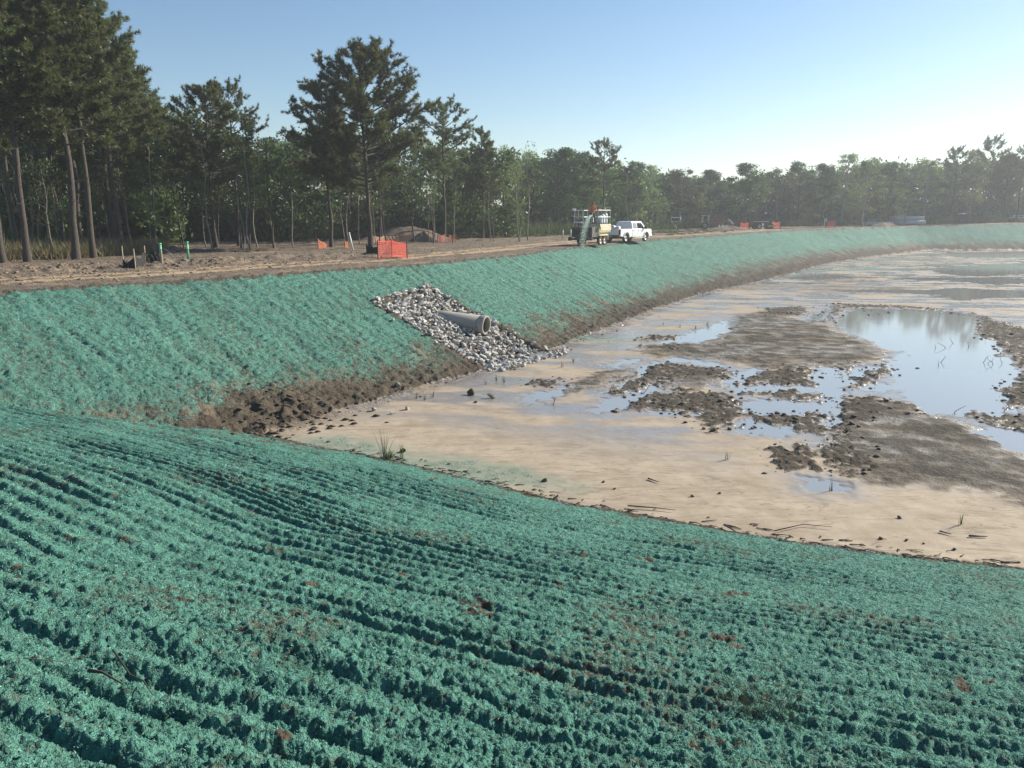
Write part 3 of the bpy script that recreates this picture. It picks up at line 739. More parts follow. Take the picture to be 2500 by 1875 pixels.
# ---- far treeline behind the vehicles
for key, u, dist, vt, lab, w in [
    ('pine_open', 1470, 128, 352, 'tall pine rising above the spraying trailer', 1.0),
    ('oak_a', 1362, 128, 368, 'dark round tree left of the tall pine over the trailer', 1.05),
    ('oak_b', 1405, 134, 374, 'dark broadleaf tree between the round tree and the tall pine', 1.0),
    ('gum_b', 1300, 140, 375, 'wispy pale tree top showing behind the corner tree', .8),
    ('oak_b', 1545, 150, 400, 'tree with feathery top just right of the pickup', .9),
    ('gum_b', 1592, 165, 410, 'thin light topped tree above the white lorry', .8),
    ('oak_c', 1650, 175, 418, 'olive tree with domed crown above the white lorry', 1.0),
    ('oak_a', 1728, 182, 424, 'bushy dark tree above the brown hauler', 1.1),
    ('oak_a', 1818, 165, 407, 'large dark oak above the roller', 1.1),
    ('oak_c', 1895, 190, 420, 'olive crowned tree right of the large dark oak', 1.0),
    ('oak_b', 1945, 185, 402, 'tree with knobbly crown in the far treeline', 1.0),
    ('oak_a', 2005, 180, 408, 'rounded green tree left of the tallest far broadleaf', .9),
    ('gum_b', 2055, 185, 384, 'lacy topped tree beside the pale green one', 1.1),
    ('gum_a', 2105, 165, 388, 'pale green open tree with light trunk in the treeline', 1.25),
    ('oak_b', 2165, 186, 400, 'dark tree between the two pale green trees', 1.1),
    ('gum_a', 2250, 178, 392, 'pale green tree above the stacked pipes', 1.2),
    ('pine_open', 2316, 184, 366, 'hazy pine beside the black container', .95),
    ('gum_b', 2360, 190, 372, 'light yellow tree behind the black container', 1.0),
    ('pine_open', 2400, 190, 342, 'tallest hazy tree at the right with leaning top', .9),
    ('pine_c', 2446, 184, 380, 'hazy pine with dark trunk near the right edge', .85),
    ('pine_open', 2478, 184, 363, 'hazy pine at the right edge of the picture', .9),
    ('oak_b', 2530, 190, 385, 'tree cut by the right edge of the picture', 1.0)]:
    zz = 0 if u < 1900 else .3 if u < 2100 else .8 if u < 2300 else 1.2
    plant_px(key, u, 560, vt, lab, 'pine_tree' if 'pine' in key else 'broadleaf_tree', z0=zz, dist=dist, wide=w * (1.0 if 'pine' in key else 1.25), group='trees of the far treeline')

# ---- woodland behind, which reads as one mass
def woodland(name, spots, label, seed, LS=.28):
    rg = np.random.default_rng(seed); W = Acc(); Lf = Acc()
    for x, y, H, R in spots:
        h = np.linspace(0, 1, 5); z0 = float(macro(np.array([x]), np.array([y]))[0][0])
        tp = np.stack([x + .02 * H * rg.normal() * h, y + 0 * h, z0 + h * H * .85], 1); v, f = tube_np(tp, (.009 * H) * (1 - h) + .03, 5); W.add(v, f)
        nc = 46; LP = []
        for i in range(nc):
            f_ = rg.random() ** .9 if i > 12 else rg.random() * .3; zc = z0 + H * (.03 + .95 * f_); env = R * (math.sin(math.pi * (.22 + .72 * f_)) ** .6); az = rg.uniform(0, 6.28); rr = env * rg.uniform(.3, 1)
            k = int(rg.uniform(18, 44) * (1.5 if LS < .4 else 1)); LP.append(np.array([x + rr * math.cos(az), y + rr * math.sin(az), zc]) + rg.normal(size=(k, 3)) * np.array([.55, .55, .42]) * R / 3)
        v, f = leaves(np.concatenate(LP), LS, rg); Lf.add(v, f)
    wv, wf = W.get(); lv, lf = Lf.get()
    me = mesh_np(name, np.concatenate([wv, lv]), np.concatenate([wf, lf + len(wv)]))
    me.materials.append(M_BARK); me.materials.append(M_LEAF); mi = np.zeros(len(me.polygons), np.int32); mi[len(wf):] = 1
    me.polygons.foreach_set('material_index', mi); o = link(name, me); return tag(o, label, 'woodland', kind='stuff')
wr = np.random.default_rng(17); spots = []
for row, (y0, n) in enumerate([(66, 28), (76, 28), (90, 28)]):
    for k in range(n):
        u = -180 + (1470 if row < 2 else 1400) * (k + wr.uniform(-.4, .4)) / n
        d = ray(u, 560); y = y0 + wr.uniform(-3, 3) + (22 if u > 380 else 4) + (12 if u > 780 else 0); H = CAM_H + y * (np.interp(u, [300, 420, 560, 640, 760, 900, 1150, 1300], [.16, .13, .115, .085, .10, .11, .085, .075]) + wr.uniform(-.018, .008)) if u > 330 else wr.uniform(10, 14)
        spots.append((d[0] / d[1] * y, y, H, wr.uniform(2.4, 3.4)))
woodland('background_woodland', spots, 'shaded mixed wood behind the pines on the left', 21)
spots = []
for row, (k0, n) in enumerate([(0, 38), (7, 38), (15, 30)]):
    for k in range(n):
        u = 1300 + 1330 * (k + wr.uniform(-.4, .4)) / n; d = ray(u, 560)
        y = np.interp(u, [1300, 1450, 1700, 2000, 2600], [140, 146, 192, 200, 204]) + k0 + wr.uniform(-2, 2)
        vt = np.interp(u, [1300, 1400, 1520, 1600, 1700, 1800, 1950, 2100, 2300, 2400, 2600], [395, 385, 408, 432, 440, 438, 425, 412, 408, 395, 390]) + wr.uniform(-4, 14) + (0 if row < 2 else 8)
        dd = ray(u, vt); spots.append((d[0] / d[1] * y, y, CAM_H + dd[2] / dd[1] * y, wr.uniform(3.8, 5.4)))
woodland('background_woodland', spots, 'hazy mixed wood filling the far treeline', 22, .46)

# ---- slender stems that show against the dark wood
sr = np.random.default_rng(55)
for k in range(46):
    u = sr.uniform(330, 1310) if k > 14 else sr.uniform(-20, 330); d = ray(u, 580); y = float(np.interp(u, [0, 400, 700, 1000, 1310], [56, 62, 66, 76, 84])) + sr.uniform(-2, 5)
    plant(['thin_a', 'thin_b', 'thin_c'][k % 3], d[0] / d[1] * y, y, sr.uniform(5.5, 10), 'slender pale stem among many along the shaded wood edge', 'slender_tree', group='slender stems along the wood edge')
for k in range(26):
    u = sr.uniform(1330, 2480); d = ray(u, 560); y = float(np.interp(u, [1300, 1450, 1700, 2000, 2600], [126, 130, 176, 188, 194])) - sr.uniform(0, 4)
    plant(['thin_a', 'gum_a', 'thin_b', 'gum_b'][k % 4], d[0] / d[1] * y, y, sr.uniform(6, 10.5), 'slender young tree among many at the edge of the far treeline', 'slender_tree', group='slender trees of the far treeline', wide=1.3)

# ---- undergrowth along the wood edge
def brush(name, label, spots, mat, seed, hgt=.9, blades=60, cat='undergrowth', leaf=.0):
    rg = np.random.default_rng(seed); A_ = Acc()
    for x, y, s in spots:
        z = float(macro(np.array([x]), np.array([y]))[0][0]); n = int(blades * s)
        P = np.stack([x + rg.normal(0, .5 * s, n), y + rg.normal(0, .5 * s, n), np.full(n, z + .0)], 1)
        d = unit(np.stack([rg.normal(0, .45, n), rg.normal(0, .45, n), np.ones(n)], 1)); l = hgt * s * rg.uniform(.35, 1.1, (n, 1))
        sd = unit(np.cross(d, rg.normal(size=(n, 3)))) * .022 * (1 + leaf)
        A_.add(np.stack([P - sd, P + sd, P + d * l], 1).reshape(-1, 3), np.arange(n * 3).reshape(-1, 3))
    v, f = A_.get(); me = mesh_np(name, v, f); me.materials.append(mat); return tag(link(name, me), label, cat, kind='stuff')
M_STRAW = foliage('dry_brush', (.13, .105, .055), (.20, .165, .085), (.09, .095, .04), .3, 1.0)
M_WEED = foliage('weeds', (.05, .075, .02), (.10, .13, .035), (.16, .18, .06), .35, 1.0)
sp = []
for k in range(150):
    u = wr.uniform(-120, 390); v = np.interp(u, [-120, 300, 390], [640, 622, 612]) - abs(wr.normal(0, 9)) + 3; p = onplane(u, v, 0); sp.append((p[0], p[1], wr.uniform(.6, 1.5)))
brush('undergrowth', 'tawny dry brush at the foot of the left pines', sp, M_STRAW, 31, 1.0, 70, leaf=.6)
sp = []
for k in range(240):
    u = wr.uniform(-150, 1320); v = np.interp(u, [-150, 350, 420, 1320], [618, 600, 588, 574]) - abs(wr.normal(0, 4)); p = onplane(u, v, 0); sp.append((p[0], p[1], wr.uniform(.9, 2.4)))
brush('undergrowth', 'green weeds and saplings along the shaded wood edge', sp, M_WEED, 32, 1.2, 60, leaf=.6)
sp = []
for k in range(170):
    u = wr.uniform(1320, 2560); y = np.interp(u, [1300, 1450, 1700, 2000, 2600], [122, 122, 172, 184, 190]) - 6 + wr.uniform(-4, 4); d = ray(u, 560); sp.append((d[0] / d[1] * y, y, wr.uniform(1.0, 2.4)))
brush('undergrowth', 'low green scrub at the foot of the far treeline', sp, M_WEED, 33, 1.0, 44, leaf=3)
# ------------------------------------------------------------------ materials of made things
M_CONC = simple('pipe_concrete', (.30, .285, .255), .85, var=.25, scale=3, dirt=(.20, .175, .14), bump=.3)
M_STONE = None
def stone_mat():
    t = NT('riprap_stone'); oi = t.new('ShaderNodeObjectInfo'); n = t.noise(7, 5, .7)
    c = t.mix(t.ramp(n, .3, .7), (.37, .352, .32), (.55, .527, .485)); c = t.mix(t.ramp(t.noise(2.5, 4), .5, .75, 0, .5), c, (.42, .35, .27))
    hs = t.new('ShaderNodeHueSaturation'); t.l.new(c, hs.inputs['Color']); t.put(hs.inputs['Value'], t.ramp(oi.outputs['Random'], 0, 1, .84, 1.15))
    t.set(Base_Color=hs.outputs[0], Roughness=.9, Normal=t.bump(t.noise(30, 4), .4, .01)); return t.m
M_STONE = stone_mat()
M_CLOD = simple('mud_clod', (.075, .060, .042), .95, var=.4, scale=12, bump=.6)
M_TWIG = simple('dead_wood', (.060, .046, .034), .9, var=.4, scale=9)
M_WHITE = simple('white_paint', (.76, .76, .75), .28, var=.03, scale=4, dirt=(.55, .50, .44))
M_GLASS = simple('dark_glass', (.010, .013, .016), .12, var=.1); M_GLASS.node_tree.nodes['Principled BSDF'].inputs['Specular IOR Level'].default_value = .06
M_GLASS_L = simple('clouded_glass', (.22, .25, .27), .15, var=.1)
M_BLACK = simple('black_plastic', (.022, .022, .024), .6, var=.2)
M_TYRE = simple('tyre_rubber', (.028, .027, .026), .85, var=.3, dirt=(.16, .125, .09))
M_RIM = simple('dusty_rim', (.36, .33, .28), .5, metal=.4, var=.2, dirt=(.25, .20, .14))
M_CHROME = simple('worn_chrome', (.55, .55, .55), .3, metal=.9, var=.1)
M_RED = simple('tail_lamp', (.20, .02, .015), .25, var=.2)
M_CREAM = simple('cream_enamel', (.62, .53, .36), .42, var=.06, scale=3, dirt=(.36, .28, .18))
M_STEEL = simple('dark_steel', (.065, .060, .056), .6, metal=.3, var=.3, dirt=(.14, .11, .08))
M_RAIL = simple('pale_rail', (.62, .61, .58), .45, var=.1)
M_ORANGE = foliage('safety_orange', (.93, .20, .10), (.95, .24, .13), (.97, .34, .22), .5, 3)
M_BALE = simple('white_wrap', (.62, .64, .66), .35, var=.12, scale=5)
M_SILT = simple('black_geotextile', (.011, .012, .013), .9, var=.3)
M_LATH = simple('timber_lath', (.40, .30, .19), .85, var=.2)
M_PVC_G = simple('green_plastic_pipe', (.13, .46, .25), .45, var=.08)
M_PVC_W = simple('white_plastic_pipe', (.74, .74, .71), .4, var=.05)
M_PVC_P = simple('pale_green_plastic', (.36, .48, .40), .45, var=.08)
M_HOSE = simple('blue_grey_hose', (.15, .19, .24), .5)
M_YELLOW = simple('machine_yellow', (.42, .26, .06), .5, var=.15, dirt=(.20, .14, .08))
M_RUST = simple('rusty_red_steel', (.22, .10, .06), .7, var=.25, dirt=(.14, .10, .07))
M_MINT = simple('wet_mulch_spray', (.70, .90, .80), .6, var=.08)
M_GREYV = simple('grey_vinyl', (.42, .42, .42), .5)

# ------------------------------------------------------------------ riprap apron, outlet pipe
rr_ = random.Random(11)
def rock_mesh(name, seed, mat, n=15, flat=.75, bev=.035):
    q = random.Random(seed); bm = bmesh.new()
    for k in range(n):
        v = Vector((q.gauss(0, 1), q.gauss(0, 1), q.gauss(0, 1))).normalized() * q.uniform(.82, 1.08); v.z *= flat; v.x *= 1.15; bm.verts.new(v * .5)
    r = bmesh.ops.convex_hull(bm, input=bm.verts[:]); bmesh.ops.delete(bm, geom=list({e for e in r['geom_unused'] + r['geom_interior'] if isinstance(e, bmesh.types.BMVert)}), context='VERTS')
    if bev: bmesh.ops.bevel(bm, geom=bm.edges[:], offset=bev, segments=1, affect='EDGES', clamp_overlap=True)
    me = bpy.data.meshes.new(name); bm.to_mesh(me); bm.free(); me.materials.append(mat); return me
STONES = [rock_mesh('stone', 500 + k, M_STONE, 12 + k % 4, .62 + .04 * (k % 5)) for k in range(9)]
ap = thing('riprap_apron', 'sloping bed of pale broken stones round the concrete outlet pipe', 'riprap', (*np.mean(APRON, 0), gz(*np.mean(APRON, 0))))
apl = Vector(ap.location)
AL, AT, AR, AB = [np.array(p) for p in APRON]
pipe_mouth = hit(1188, 812); pipe_mouth = np.array([pipe_mouth[0], pipe_mouth[1]])
pax = np.array([.90, -.42]); pax /= np.linalg.norm(pax)
PIPE_R = .45; PZ = float(macro(np.array([pipe_mouth[0]]), np.array([pipe_mouth[1]]))[0][0]) + .34
len_s = np.linalg.norm(AB - AL); len_w = np.linalg.norm(AT - AL)
sp_ = .235; NR = int(len_s / (sp_ * .86)); NC = int(len_w / sp_); recs = []
for i in range(-1, NR + 2):
    for j in range(-1, NC + 1):
        fs = (i + rr_.uniform(-.35, .35)) / NR; fw = (j + .5 * (i % 2) + rr_.uniform(-.35, .35)) / NC
        if fs < -.01 or fs > 1.02 or fw < 0.0 or fw > 1.0: continue
        p = (AL * (1 - fw) + AT * fw) * (1 - fs) + (AB * (1 - fw) + AR * fw) * fs
        q = p - pipe_mouth; la = q @ pax; lb = abs(q @ np.array([-pax[1], pax[0]]))
        if -2.7 < la < .05 and lb < PIPE_R * .75: continue
        s = .15 + .24 * rr_.random() ** 1.4 * (1.2 if rr_.random() < .12 else 1); recs.append((p[0], p[1], s, rr_.uniform(0, .05)))
        if rr_.random() < .48: recs.append((p[0] + rr_.uniform(-.15, .15), p[1] + rr_.uniform(-.15, .15), s * .8, .13))
for k in range(150):
    fs = rr_.random() ** 1.5 * .5; fw = rr_.random(); p = (AL * (1 - fw) + AT * fw) * (1 - fs) + (AB * (1 - fw) + AR * fw) * fs; q = p - pipe_mouth
    if -2.7 < q @ pax < .05 and abs(q @ np.array([-pax[1], pax[0]])) < PIPE_R * .8: continue
    recs.append((p[0], p[1], rr_.uniform(.2, .36), rr_.uniform(.0, .1)))
for k in range(34):                                                   # strays at the edge
    fs = rr_.uniform(0, 1.05); p = AL * (1 - fs) + AB * fs if rr_.random() < .5 else AB * (1 - fs) + AR * fs
    recs.append((p[0] + rr_.gauss(0, .22), p[1] + rr_.gauss(0, .22), rr_.uniform(.12, .24), .02))
xs = np.array([r[0] for r in recs]); ys = np.array([r[1] for r in recs]); zs = relief(xs, ys)[0]
dist = np.hypot(xs, ys); size = np.array([r[2] for r in recs]) / dist
order = np.argsort(-size); V_ = []; F_ = []; vo = 0
for rank, k in enumerate(order):
    x, y, s, up = recs[k]; me = STONES[rr_.randrange(9)]
    M = Matrix.Translation((x - apl.x, y - apl.y, zs[k] + s * .18 + up - apl.z)) @ Matrix.Rotation(rr_.uniform(0, 6.28), 4, 'Z') @ Matrix.Rotation(rr_.uniform(-.7, .7), 4, 'X') @ Matrix.Rotation(rr_.uniform(-.7, .7), 4, 'Y') @ Matrix.Diagonal((s * rr_.uniform(.85, 1.25), s, s * rr_.uniform(.7, 1.0), 1))
    if rank < 300:
        o = link('stone', me, ap); o.matrix_basis = M
    else:
        for v in me.vertices: V_.append(M @ v.co)
        for f in me.polygons: F_.append([i + vo for i in f.vertices])
        vo += len(me.vertices)
me = bpy.data.meshes.new('small_stones'); me.from_pydata([tuple(v) for v in V_], [], F_); me.materials.append(M_STONE)
o = link('small_stones', me, ap); o['kind'] = 'stuff'

def flared_pipe():
    t = thing('concrete_pipe', 'grey concrete outlet pipe jutting out of the stone apron', 'pipe', (pipe_mouth[0], pipe_mouth[1], PZ), math.atan2(pax[1], pax[0]))
    n = 36; L = 4.8; r = PIPE_R; ri = r - .075
    MB().lathe([(r, -L), (r, -.34), (ri, -.34), (ri, -L)], 'x', n=n).build('barrel', M_CONC, t, True)
    MB().lathe([(r, -.338), (r + .008, -.30), (r + .022, -.26), (r + .022, -.03), (r + .008, 0), (ri + .008, 0), (ri, -.03), (ri, -.338)], 'x', n=n).build('rim', M_CONC, t, True)
    t.rotation_euler[1] = math.radians(3.5); return t
flared_pipe()

# ------------------------------------------------------------------ loose rocks, clods, twigs and tufts on the pond bed
CLODS = [rock_mesh('clod', 600 + k, M_CLOD, 18, .7) for k in range(5)]
def on_bed(u, v): return onplane(u, v, FLOOR)[:2]
def loose(me, name, u, v, px, label, cat, group=None, sz=1.0):
    p = hit(u, v); d = np.linalg.norm(p - np.array([0, 0, CAM_H])); s = px * d / FPX
    o = link(name, me); o.location = (p[0], p[1], gz(p[0], p[1]) + s * .22); o.rotation_euler = (rr_.uniform(-.5, .5), rr_.uniform(-.5, .5), rr_.uniform(0, 6.28)); o.scale = (s * 1.1, s, s * sz)
    return tag(o, label, cat, group)
ROCKG = [rock_mesh('boulder', 640 + k, M_CONC, 14, .8) for k in range(3)]
loose(ROCKG[0], 'boulder', 912, 1005, 17, 'rounded pale rock at the foot of the far bank', 'rock', sz=.9)
loose(ROCKG[1], 'boulder', 960, 1012, 15, 'square grey rock on the sand with a shadow to its left', 'rock', sz=1.1)
loose(ROCKG[2], 'boulder', 996, 1002, 17, 'grey rock on the sand, right of the square one', 'rock', sz=.95)
loose(ROCKG[0], 'boulder', 972, 948, 16, 'pale rock lodged on the lower far bank', 'rock')
loose(CLODS[0], 'clod', 983, 1106, 16, 'dark clod beside the reed tuft', 'clod')
loose(CLODS[1], 'clod', 864, 1103, 11, 'small dark clod left of the reed tuft', 'clod')
loose(CLODS[2], 'clod', 1150, 966, 24, 'larger dirt lump on wet sand below the stones', 'clod', sz=.8)
loose(CLODS[3], 'clod', 1200, 974, 22, 'flatter dirt lump right of the larger lump on wet sand', 'clod', sz=.6)
loose(CLODS[4], 'clod', 1161, 985, 9, 'tiny clod between two dirt lumps', 'clod')
for k, (u, v, px) in enumerate([(1690, 1215, 9), (2195, 1268, 9), (2330, 1345, 9), (2150, 1318, 10), (2213, 1322, 8), (1757, 1208, 8), (1330, 1178, 14), (1473, 1180, 8), (1835, 1058, 9), (1718, 1050, 9), (2255, 1330, 5), (1500, 1197, 7), (1740, 1055, 14), (1900, 1010, 16), (2240, 900, 9), (2085, 1025, 12)]):
    loose(CLODS[k % 5], 'clod', u, v, px, 'small dark clod scattered on the sand flat', 'clod', 'clods scattered on the sand')
# clods too many to count round the muddy patches
crumb = rock_mesh('crumb', 633, M_CLOD, 14, .7, 0)
cb = Acc(); cv = np.array([v.co for v in crumb.vertices]); cf = [list(f.vertices) for f in crumb.polygons]
ctri = np.array([(f[0], f[i], f[i + 1]) for f in cf for i in range(1, len(f) - 1)])
cr_ = np.random.default_rng(77); n_c = 0
for P in MUD_CLOD:
    lo, hi = P.min(0), P.max(0); area = np.prod(hi - lo); k = int(min(420, 5 * area)) + 10
    x = cr_.uniform(lo[0] - .4, hi[0] + .4, k); y = cr_.uniform(lo[1] - .4, hi[1] + .4, k); d, _, _ = seg_dist(x, y, P, True); ok = inside(x, y, P) | (d < .5)
    x, y = x[ok], y[ok]
    if not len(x): continue
    z = relief(x, y)[0]
    for a, b, c in zip(x, y, z):
        s = .035 + .11 * cr_.random() ** 2.2 + (.07 if cr_.random() < .05 else 0); an = cr_.uniform(0, 6.28); ca, sa = math.cos(an), math.sin(an)
        q = cv * np.array([s * cr_.uniform(.9, 1.6), s, s * cr_.uniform(.6, 1.1)]); q = np.stack([q[:, 0] * ca - q[:, 1] * sa, q[:, 0] * sa + q[:, 1] * ca, q[:, 2]], 1)
        cb.add(q + np.array([a, b, max(c, FLOOR) + s * .18]), ctri)
# crumbs along the foot of the far bank and in the hollow
for k in range(420):
    i = cr_.integers(2, 12); t_ = cr_.random(); p = TOE[i] * (1 - t_) + TOE[i + 1] * t_; p = p + cr_.normal(0, .45, 2)
    s = cr_.uniform(.03, .13); z = 0
    cb.add(cv * np.array([s * 1.2, s, s * .8]) + np.array([p[0], p[1], 0.]), ctri)
    cb.V[-1][:, 2] += gz(p[0], p[1]) + s * .15 if k % 3 == 0 else float(macro(np.array([p[0]]), np.array([p[1]]))[0][0]) + s * .4
for k in range(120):
    p = PILE + cr_.normal(0, 1.1, 2); s = cr_.uniform(.06, .22); cb.add(cv * np.array([s * 1.2, s, s * .8]) + np.array([p[0], p[1], gz(p[0], p[1]) + s * .15]), ctri)
v, f = cb.get(); me = mesh_np('mud_clods', v, f); me.materials.append(M_CLOD); tag(link('mud_clods', me), 'countless dark clods strewn over the muddy patches', 'clods', kind='stuff')

# broken soil and rubble over the graded ground
M_RUB = simple('soil_rubble', (.26, .20, .145), .95, var=.45, scale=5, bump=.4)
rb = Acc(); k = 0
ux = cr_.uniform(-60, 1400, 3600); dd_ = np.abs(cr_.normal(9.2, 2.4, 3600))
for u, w in zip(ux, dd_):
    if u > 900 and cr_.random() < .5: continue
    v_ = np.interp(u, [-60, 500, 1017, 1420], [716, 682, 646, 603]); p = onplane(u, v_ - 3, 0.0); nrm = unit(np.array([-.72, .69])); p = p[:2] + nrm * (w if cr_.random() < .7 else cr_.uniform(.6, 24))
    s = .03 + .15 * cr_.random() ** 3; an = cr_.uniform(0, 6.28); ca, sa = math.cos(an), math.sin(an)
    q = cv * np.array([s * cr_.uniform(.9, 1.7), s, s * .75]); q = np.stack([q[:, 0] * ca - q[:, 1] * sa, q[:, 0] * sa + q[:, 1] * ca, q[:, 2]], 1); rb.add(q + np.array([p[0], p[1], s * .2]), ctri)
cx = np.array([q[:, 0].mean() for q in rb.V]); cy = np.array([q[:, 1].mean() for q in rb.V]); cz, cr__, _ = relief(cx, cy)
for q, z_ in zip(rb.V, cz): q[:, 2] += z_
v, f = rb.get(); me = mesh_np('soil_rubble', v, f); me.materials.append(M_RUB); tag(link('soil_rubble', me), 'crumbled soil and small rubble over the graded ground by the track', 'rubble', kind='stuff')

def twig(pts, r, label, name='twig', group=None, mat=None):
    o = MB().tube(pts, np.linspace(r, r * .4, len(pts)), 6).build(name, mat or M_TWIG, None, True); return tag(o, label, 'twig', group)
def ground_twig(uv, r, label, lift=.02, group=None, mat=None):
    P = []
    for (u, v), h in zip(uv, [lift] * len(uv)):
        p = hit(u, v); P.append((p[0], p[1], gz(p[0], p[1]) + h))
    return twig(P, r, label, group=group, mat=mat)
ground_twig([(60, 1625), (150, 1605), (215, 1580), (275, 1580)], .004, 'thin dark stick lying across the lower left mulch', .05)
ground_twig([(275, 1580), (315, 1625), (350, 1660), (372, 1690)], .007, 'dark bent stick sloping down the lower left mulch', .06)
ground_twig([(215, 1630), (250, 1640), (300, 1665)], .012, 'short thick stick half buried at lower left', .04)
ground_twig([(1532, 1242), (1600, 1248), (1650, 1253)], .016, 'long dark stick at the near edge of the sand', .05)
ground_twig([(1768, 1288), (1795, 1305)], .025, 'stubby stick poking out at the edge of the mulch', .05)
ground_twig([(1890, 1305), (1960, 1288), (2030, 1295)], .012, 'curved root lying along the edge of the mulch', .05)
ground_twig([(1582, 1173), (1608, 1182)], .02, 'small dark stick on the tan sand', .03)
ground_twig([(2293, 1302), (2322, 1310)], .018, 'short dark stick on the sand at right', .03)
ground_twig([(2365, 1314), (2410, 1316)], .022, 'straight dark stick on the sand near the right edge', .03)
ground_twig([(190, 1140), (195, 1110), (222, 1072)], .008, 'thin curved stem standing in the mulch at left', .0).location.z += .0
for k, (u, v) in enumerate([(2285, 850), (2310, 850), (2328, 838), (2365, 848), (2296, 885), (2290, 895), (2400, 885), (2412, 888), (2425, 890), (2445, 888), (2330, 1010), (2450, 1005), (1570, 960), (1668, 965), (1672, 955)]):
    p = on_bed(u, v); z = FLOOR; P = [(p[0], p[1], z - .02)]
    for q in range(3): P.append((P[-1][0] + rr_.gauss(0, .10), P[-1][1] + rr_.gauss(0, .06), P[-1][2] + rr_.uniform(.06, .14)))
    twig(P, .014, 'crooked dead twig poking up out of the puddle' if u > 1700 else 'short dead twig poking out of the mud', group='twigs poking out of the big puddle' if u > 1700 else 'twigs poking out of the mud')
# sticks scattered in the mulch along the near toe: debris line
dbr = Acc()
for k in range(330):
    a_ = cr_.uniform(-14, 12); s_ = 15.55 + np.interp(a_, [-16, -11, -6.7, -2, 2, 6], [.35, .2, -.35, -.05, .7, .9]) + cr_.normal(0, .2); x = a_ * .875 + s_ * NX; y = -a_ * .484 + s_ * NY
    ang = math.atan2(-.484, .875) + cr_.normal(0, .5); l = .06 + .3 * cr_.random() ** 2; z = gz(x, y) + .01
    P = np.array([(x, y, z), (x + l * .5 * math.cos(ang), y + l * .5 * math.sin(ang), z + .012), (x + l * math.cos(ang), y + l * math.sin(ang), z + cr_.uniform(-.01, .02))])
    v, f = tube_np(P, np.array([.012, .010, .005]) * cr_.uniform(.5, 1.4), 4); dbr.add(v, f)
v, f = dbr.get(); me = mesh_np('stick_litter', v, f); me.materials.append(M_TWIG); tag(link('stick_litter', me), 'line of washed up sticks and straw along the near water edge', 'litter', kind='stuff')

M_DRYG = foliage('dull_grass', (.05, .06, .03), (.09, .10, .05), (.14, .13, .07), .3, 4)
def tuft(u, v, n, h, spread, label, cat='grass tuft', mat=None, group=None, seed=1, w=.006):
    rg = np.random.default_rng(seed); p = hit(u, v); z = gz(p[0], p[1]) - .01
    b = np.array([p[0], p[1], z]) + np.concatenate([rg.normal(0, spread * .18, (n, 2)), np.zeros((n, 1))], 1)
    d = unit(np.concatenate([rg.normal(0, spread, (n, 2)), np.ones((n, 1))], 1)); l = h * rg.uniform(.5, 1.1, (n, 1)); sd = unit(np.cross(d, rg.normal(size=(n, 3)))) * w
    m = b + d * l * .55; droop = np.concatenate([d[:, :2] * .25 * l, -.10 * l * np.hypot(d[:, :1], d[:, 1:2])], 1); e = b + d * l + droop
    V = np.stack([b - sd, b + sd, m + sd * .8, m - sd * .8, e], 1).reshape(-1, 3); i = np.arange(n)[:, None] * 5
    F = np.concatenate([np.concatenate([i, i + 1, i + 2], 1), np.concatenate([i, i + 2, i + 3], 1), np.concatenate([i + 3, i + 2, i + 4], 1)])
    me = mesh_np('grass_tuft', V, F); me.materials.append(mat or M_WEED); return tag(link('grass_tuft', me), label, cat, group)
tuft(938, 1118, 26, .95, .17, 'tall upright reed tuft at the near edge of the sand', mat=M_DRYG, seed=2, w=.005)
tuft(982, 1122, 14, .6, .14, 'small reed tuft in front of the dark clod', seed=3, w=.008)
tuft(950, 1120, 40, .25, .5, 'low yellow green weeds at the foot of the reed tuft', seed=31, w=.01)
tuft(1858, 1745, 170, .30, .75, 'dry grass clump in the mulch at lower right', mat=M_DRYG, seed=4, w=.0016)
for k, (u, v) in enumerate([(1038, 978), (1016, 975), (1056, 972), (1187, 940), (1230, 935), (1213, 930), (1400, 885), (1372, 898), (1660, 800), (1697, 805), (1727, 795), (1620, 795), (1730, 800), (2000, 675), (2012, 673), (1350, 990), (1775, 1125), (2345, 1285), (2030, 1200)]):
    tuft(u, v, 9, .32, .18, 'sparse upright blades growing from the wet sand', group='sparse blades on the wet sand', seed=40 + k, w=.008)

# ------------------------------------------------------------------ mulch fibres: fuzz of the sprayed mulch near the camera
fr = np.random.default_rng(9); n = 150000
rad = np.sqrt(fr.random(n)); rr = 1.4 * (15.5 / 1.4) ** (fr.random(n) ** .80); az = fr.uniform(-.66, .66, n); x = rr * np.sin(az); y = rr * np.cos(az)
z, reg, at = relief(x, y); ok = (reg == 1) & (at['green'] > .35); x, y, z, rr = x[ok], y[ok], z[ok], rr[ok]; n = len(x)
d = unit(np.stack([fr.normal(0, 1, n), fr.normal(0, 1, n), np.abs(fr.normal(.45, .5, n))], 1)); l = (.008 + .0022 * rr)[:, None] * fr.uniform(.5, 1.5, (n, 1))
sd = unit(np.cross(d, fr.normal(size=(n, 3)))) * (.0012 + .00036 * rr)[:, None]; b = np.stack([x, y, z - .004], 1)
me = mesh_np('mulch_fibres', np.stack([b - sd, b + sd, b + d * l], 1).reshape(-1, 3), np.arange(n * 3).reshape(-1, 3))
tm = NT('mulch_fibre'); nn = tm.noise(30, 3); tm.set(Base_Color=tm.mix(tm.ramp(nn, .3, .7), (.075, .21, .165), (.23, .50, .405)), Roughness=.8); me.materials.append(tm.m)
tag(link('mulch_fibres', me), 'green wood fibre fuzz covering the near bank', 'mulch', kind='stuff')
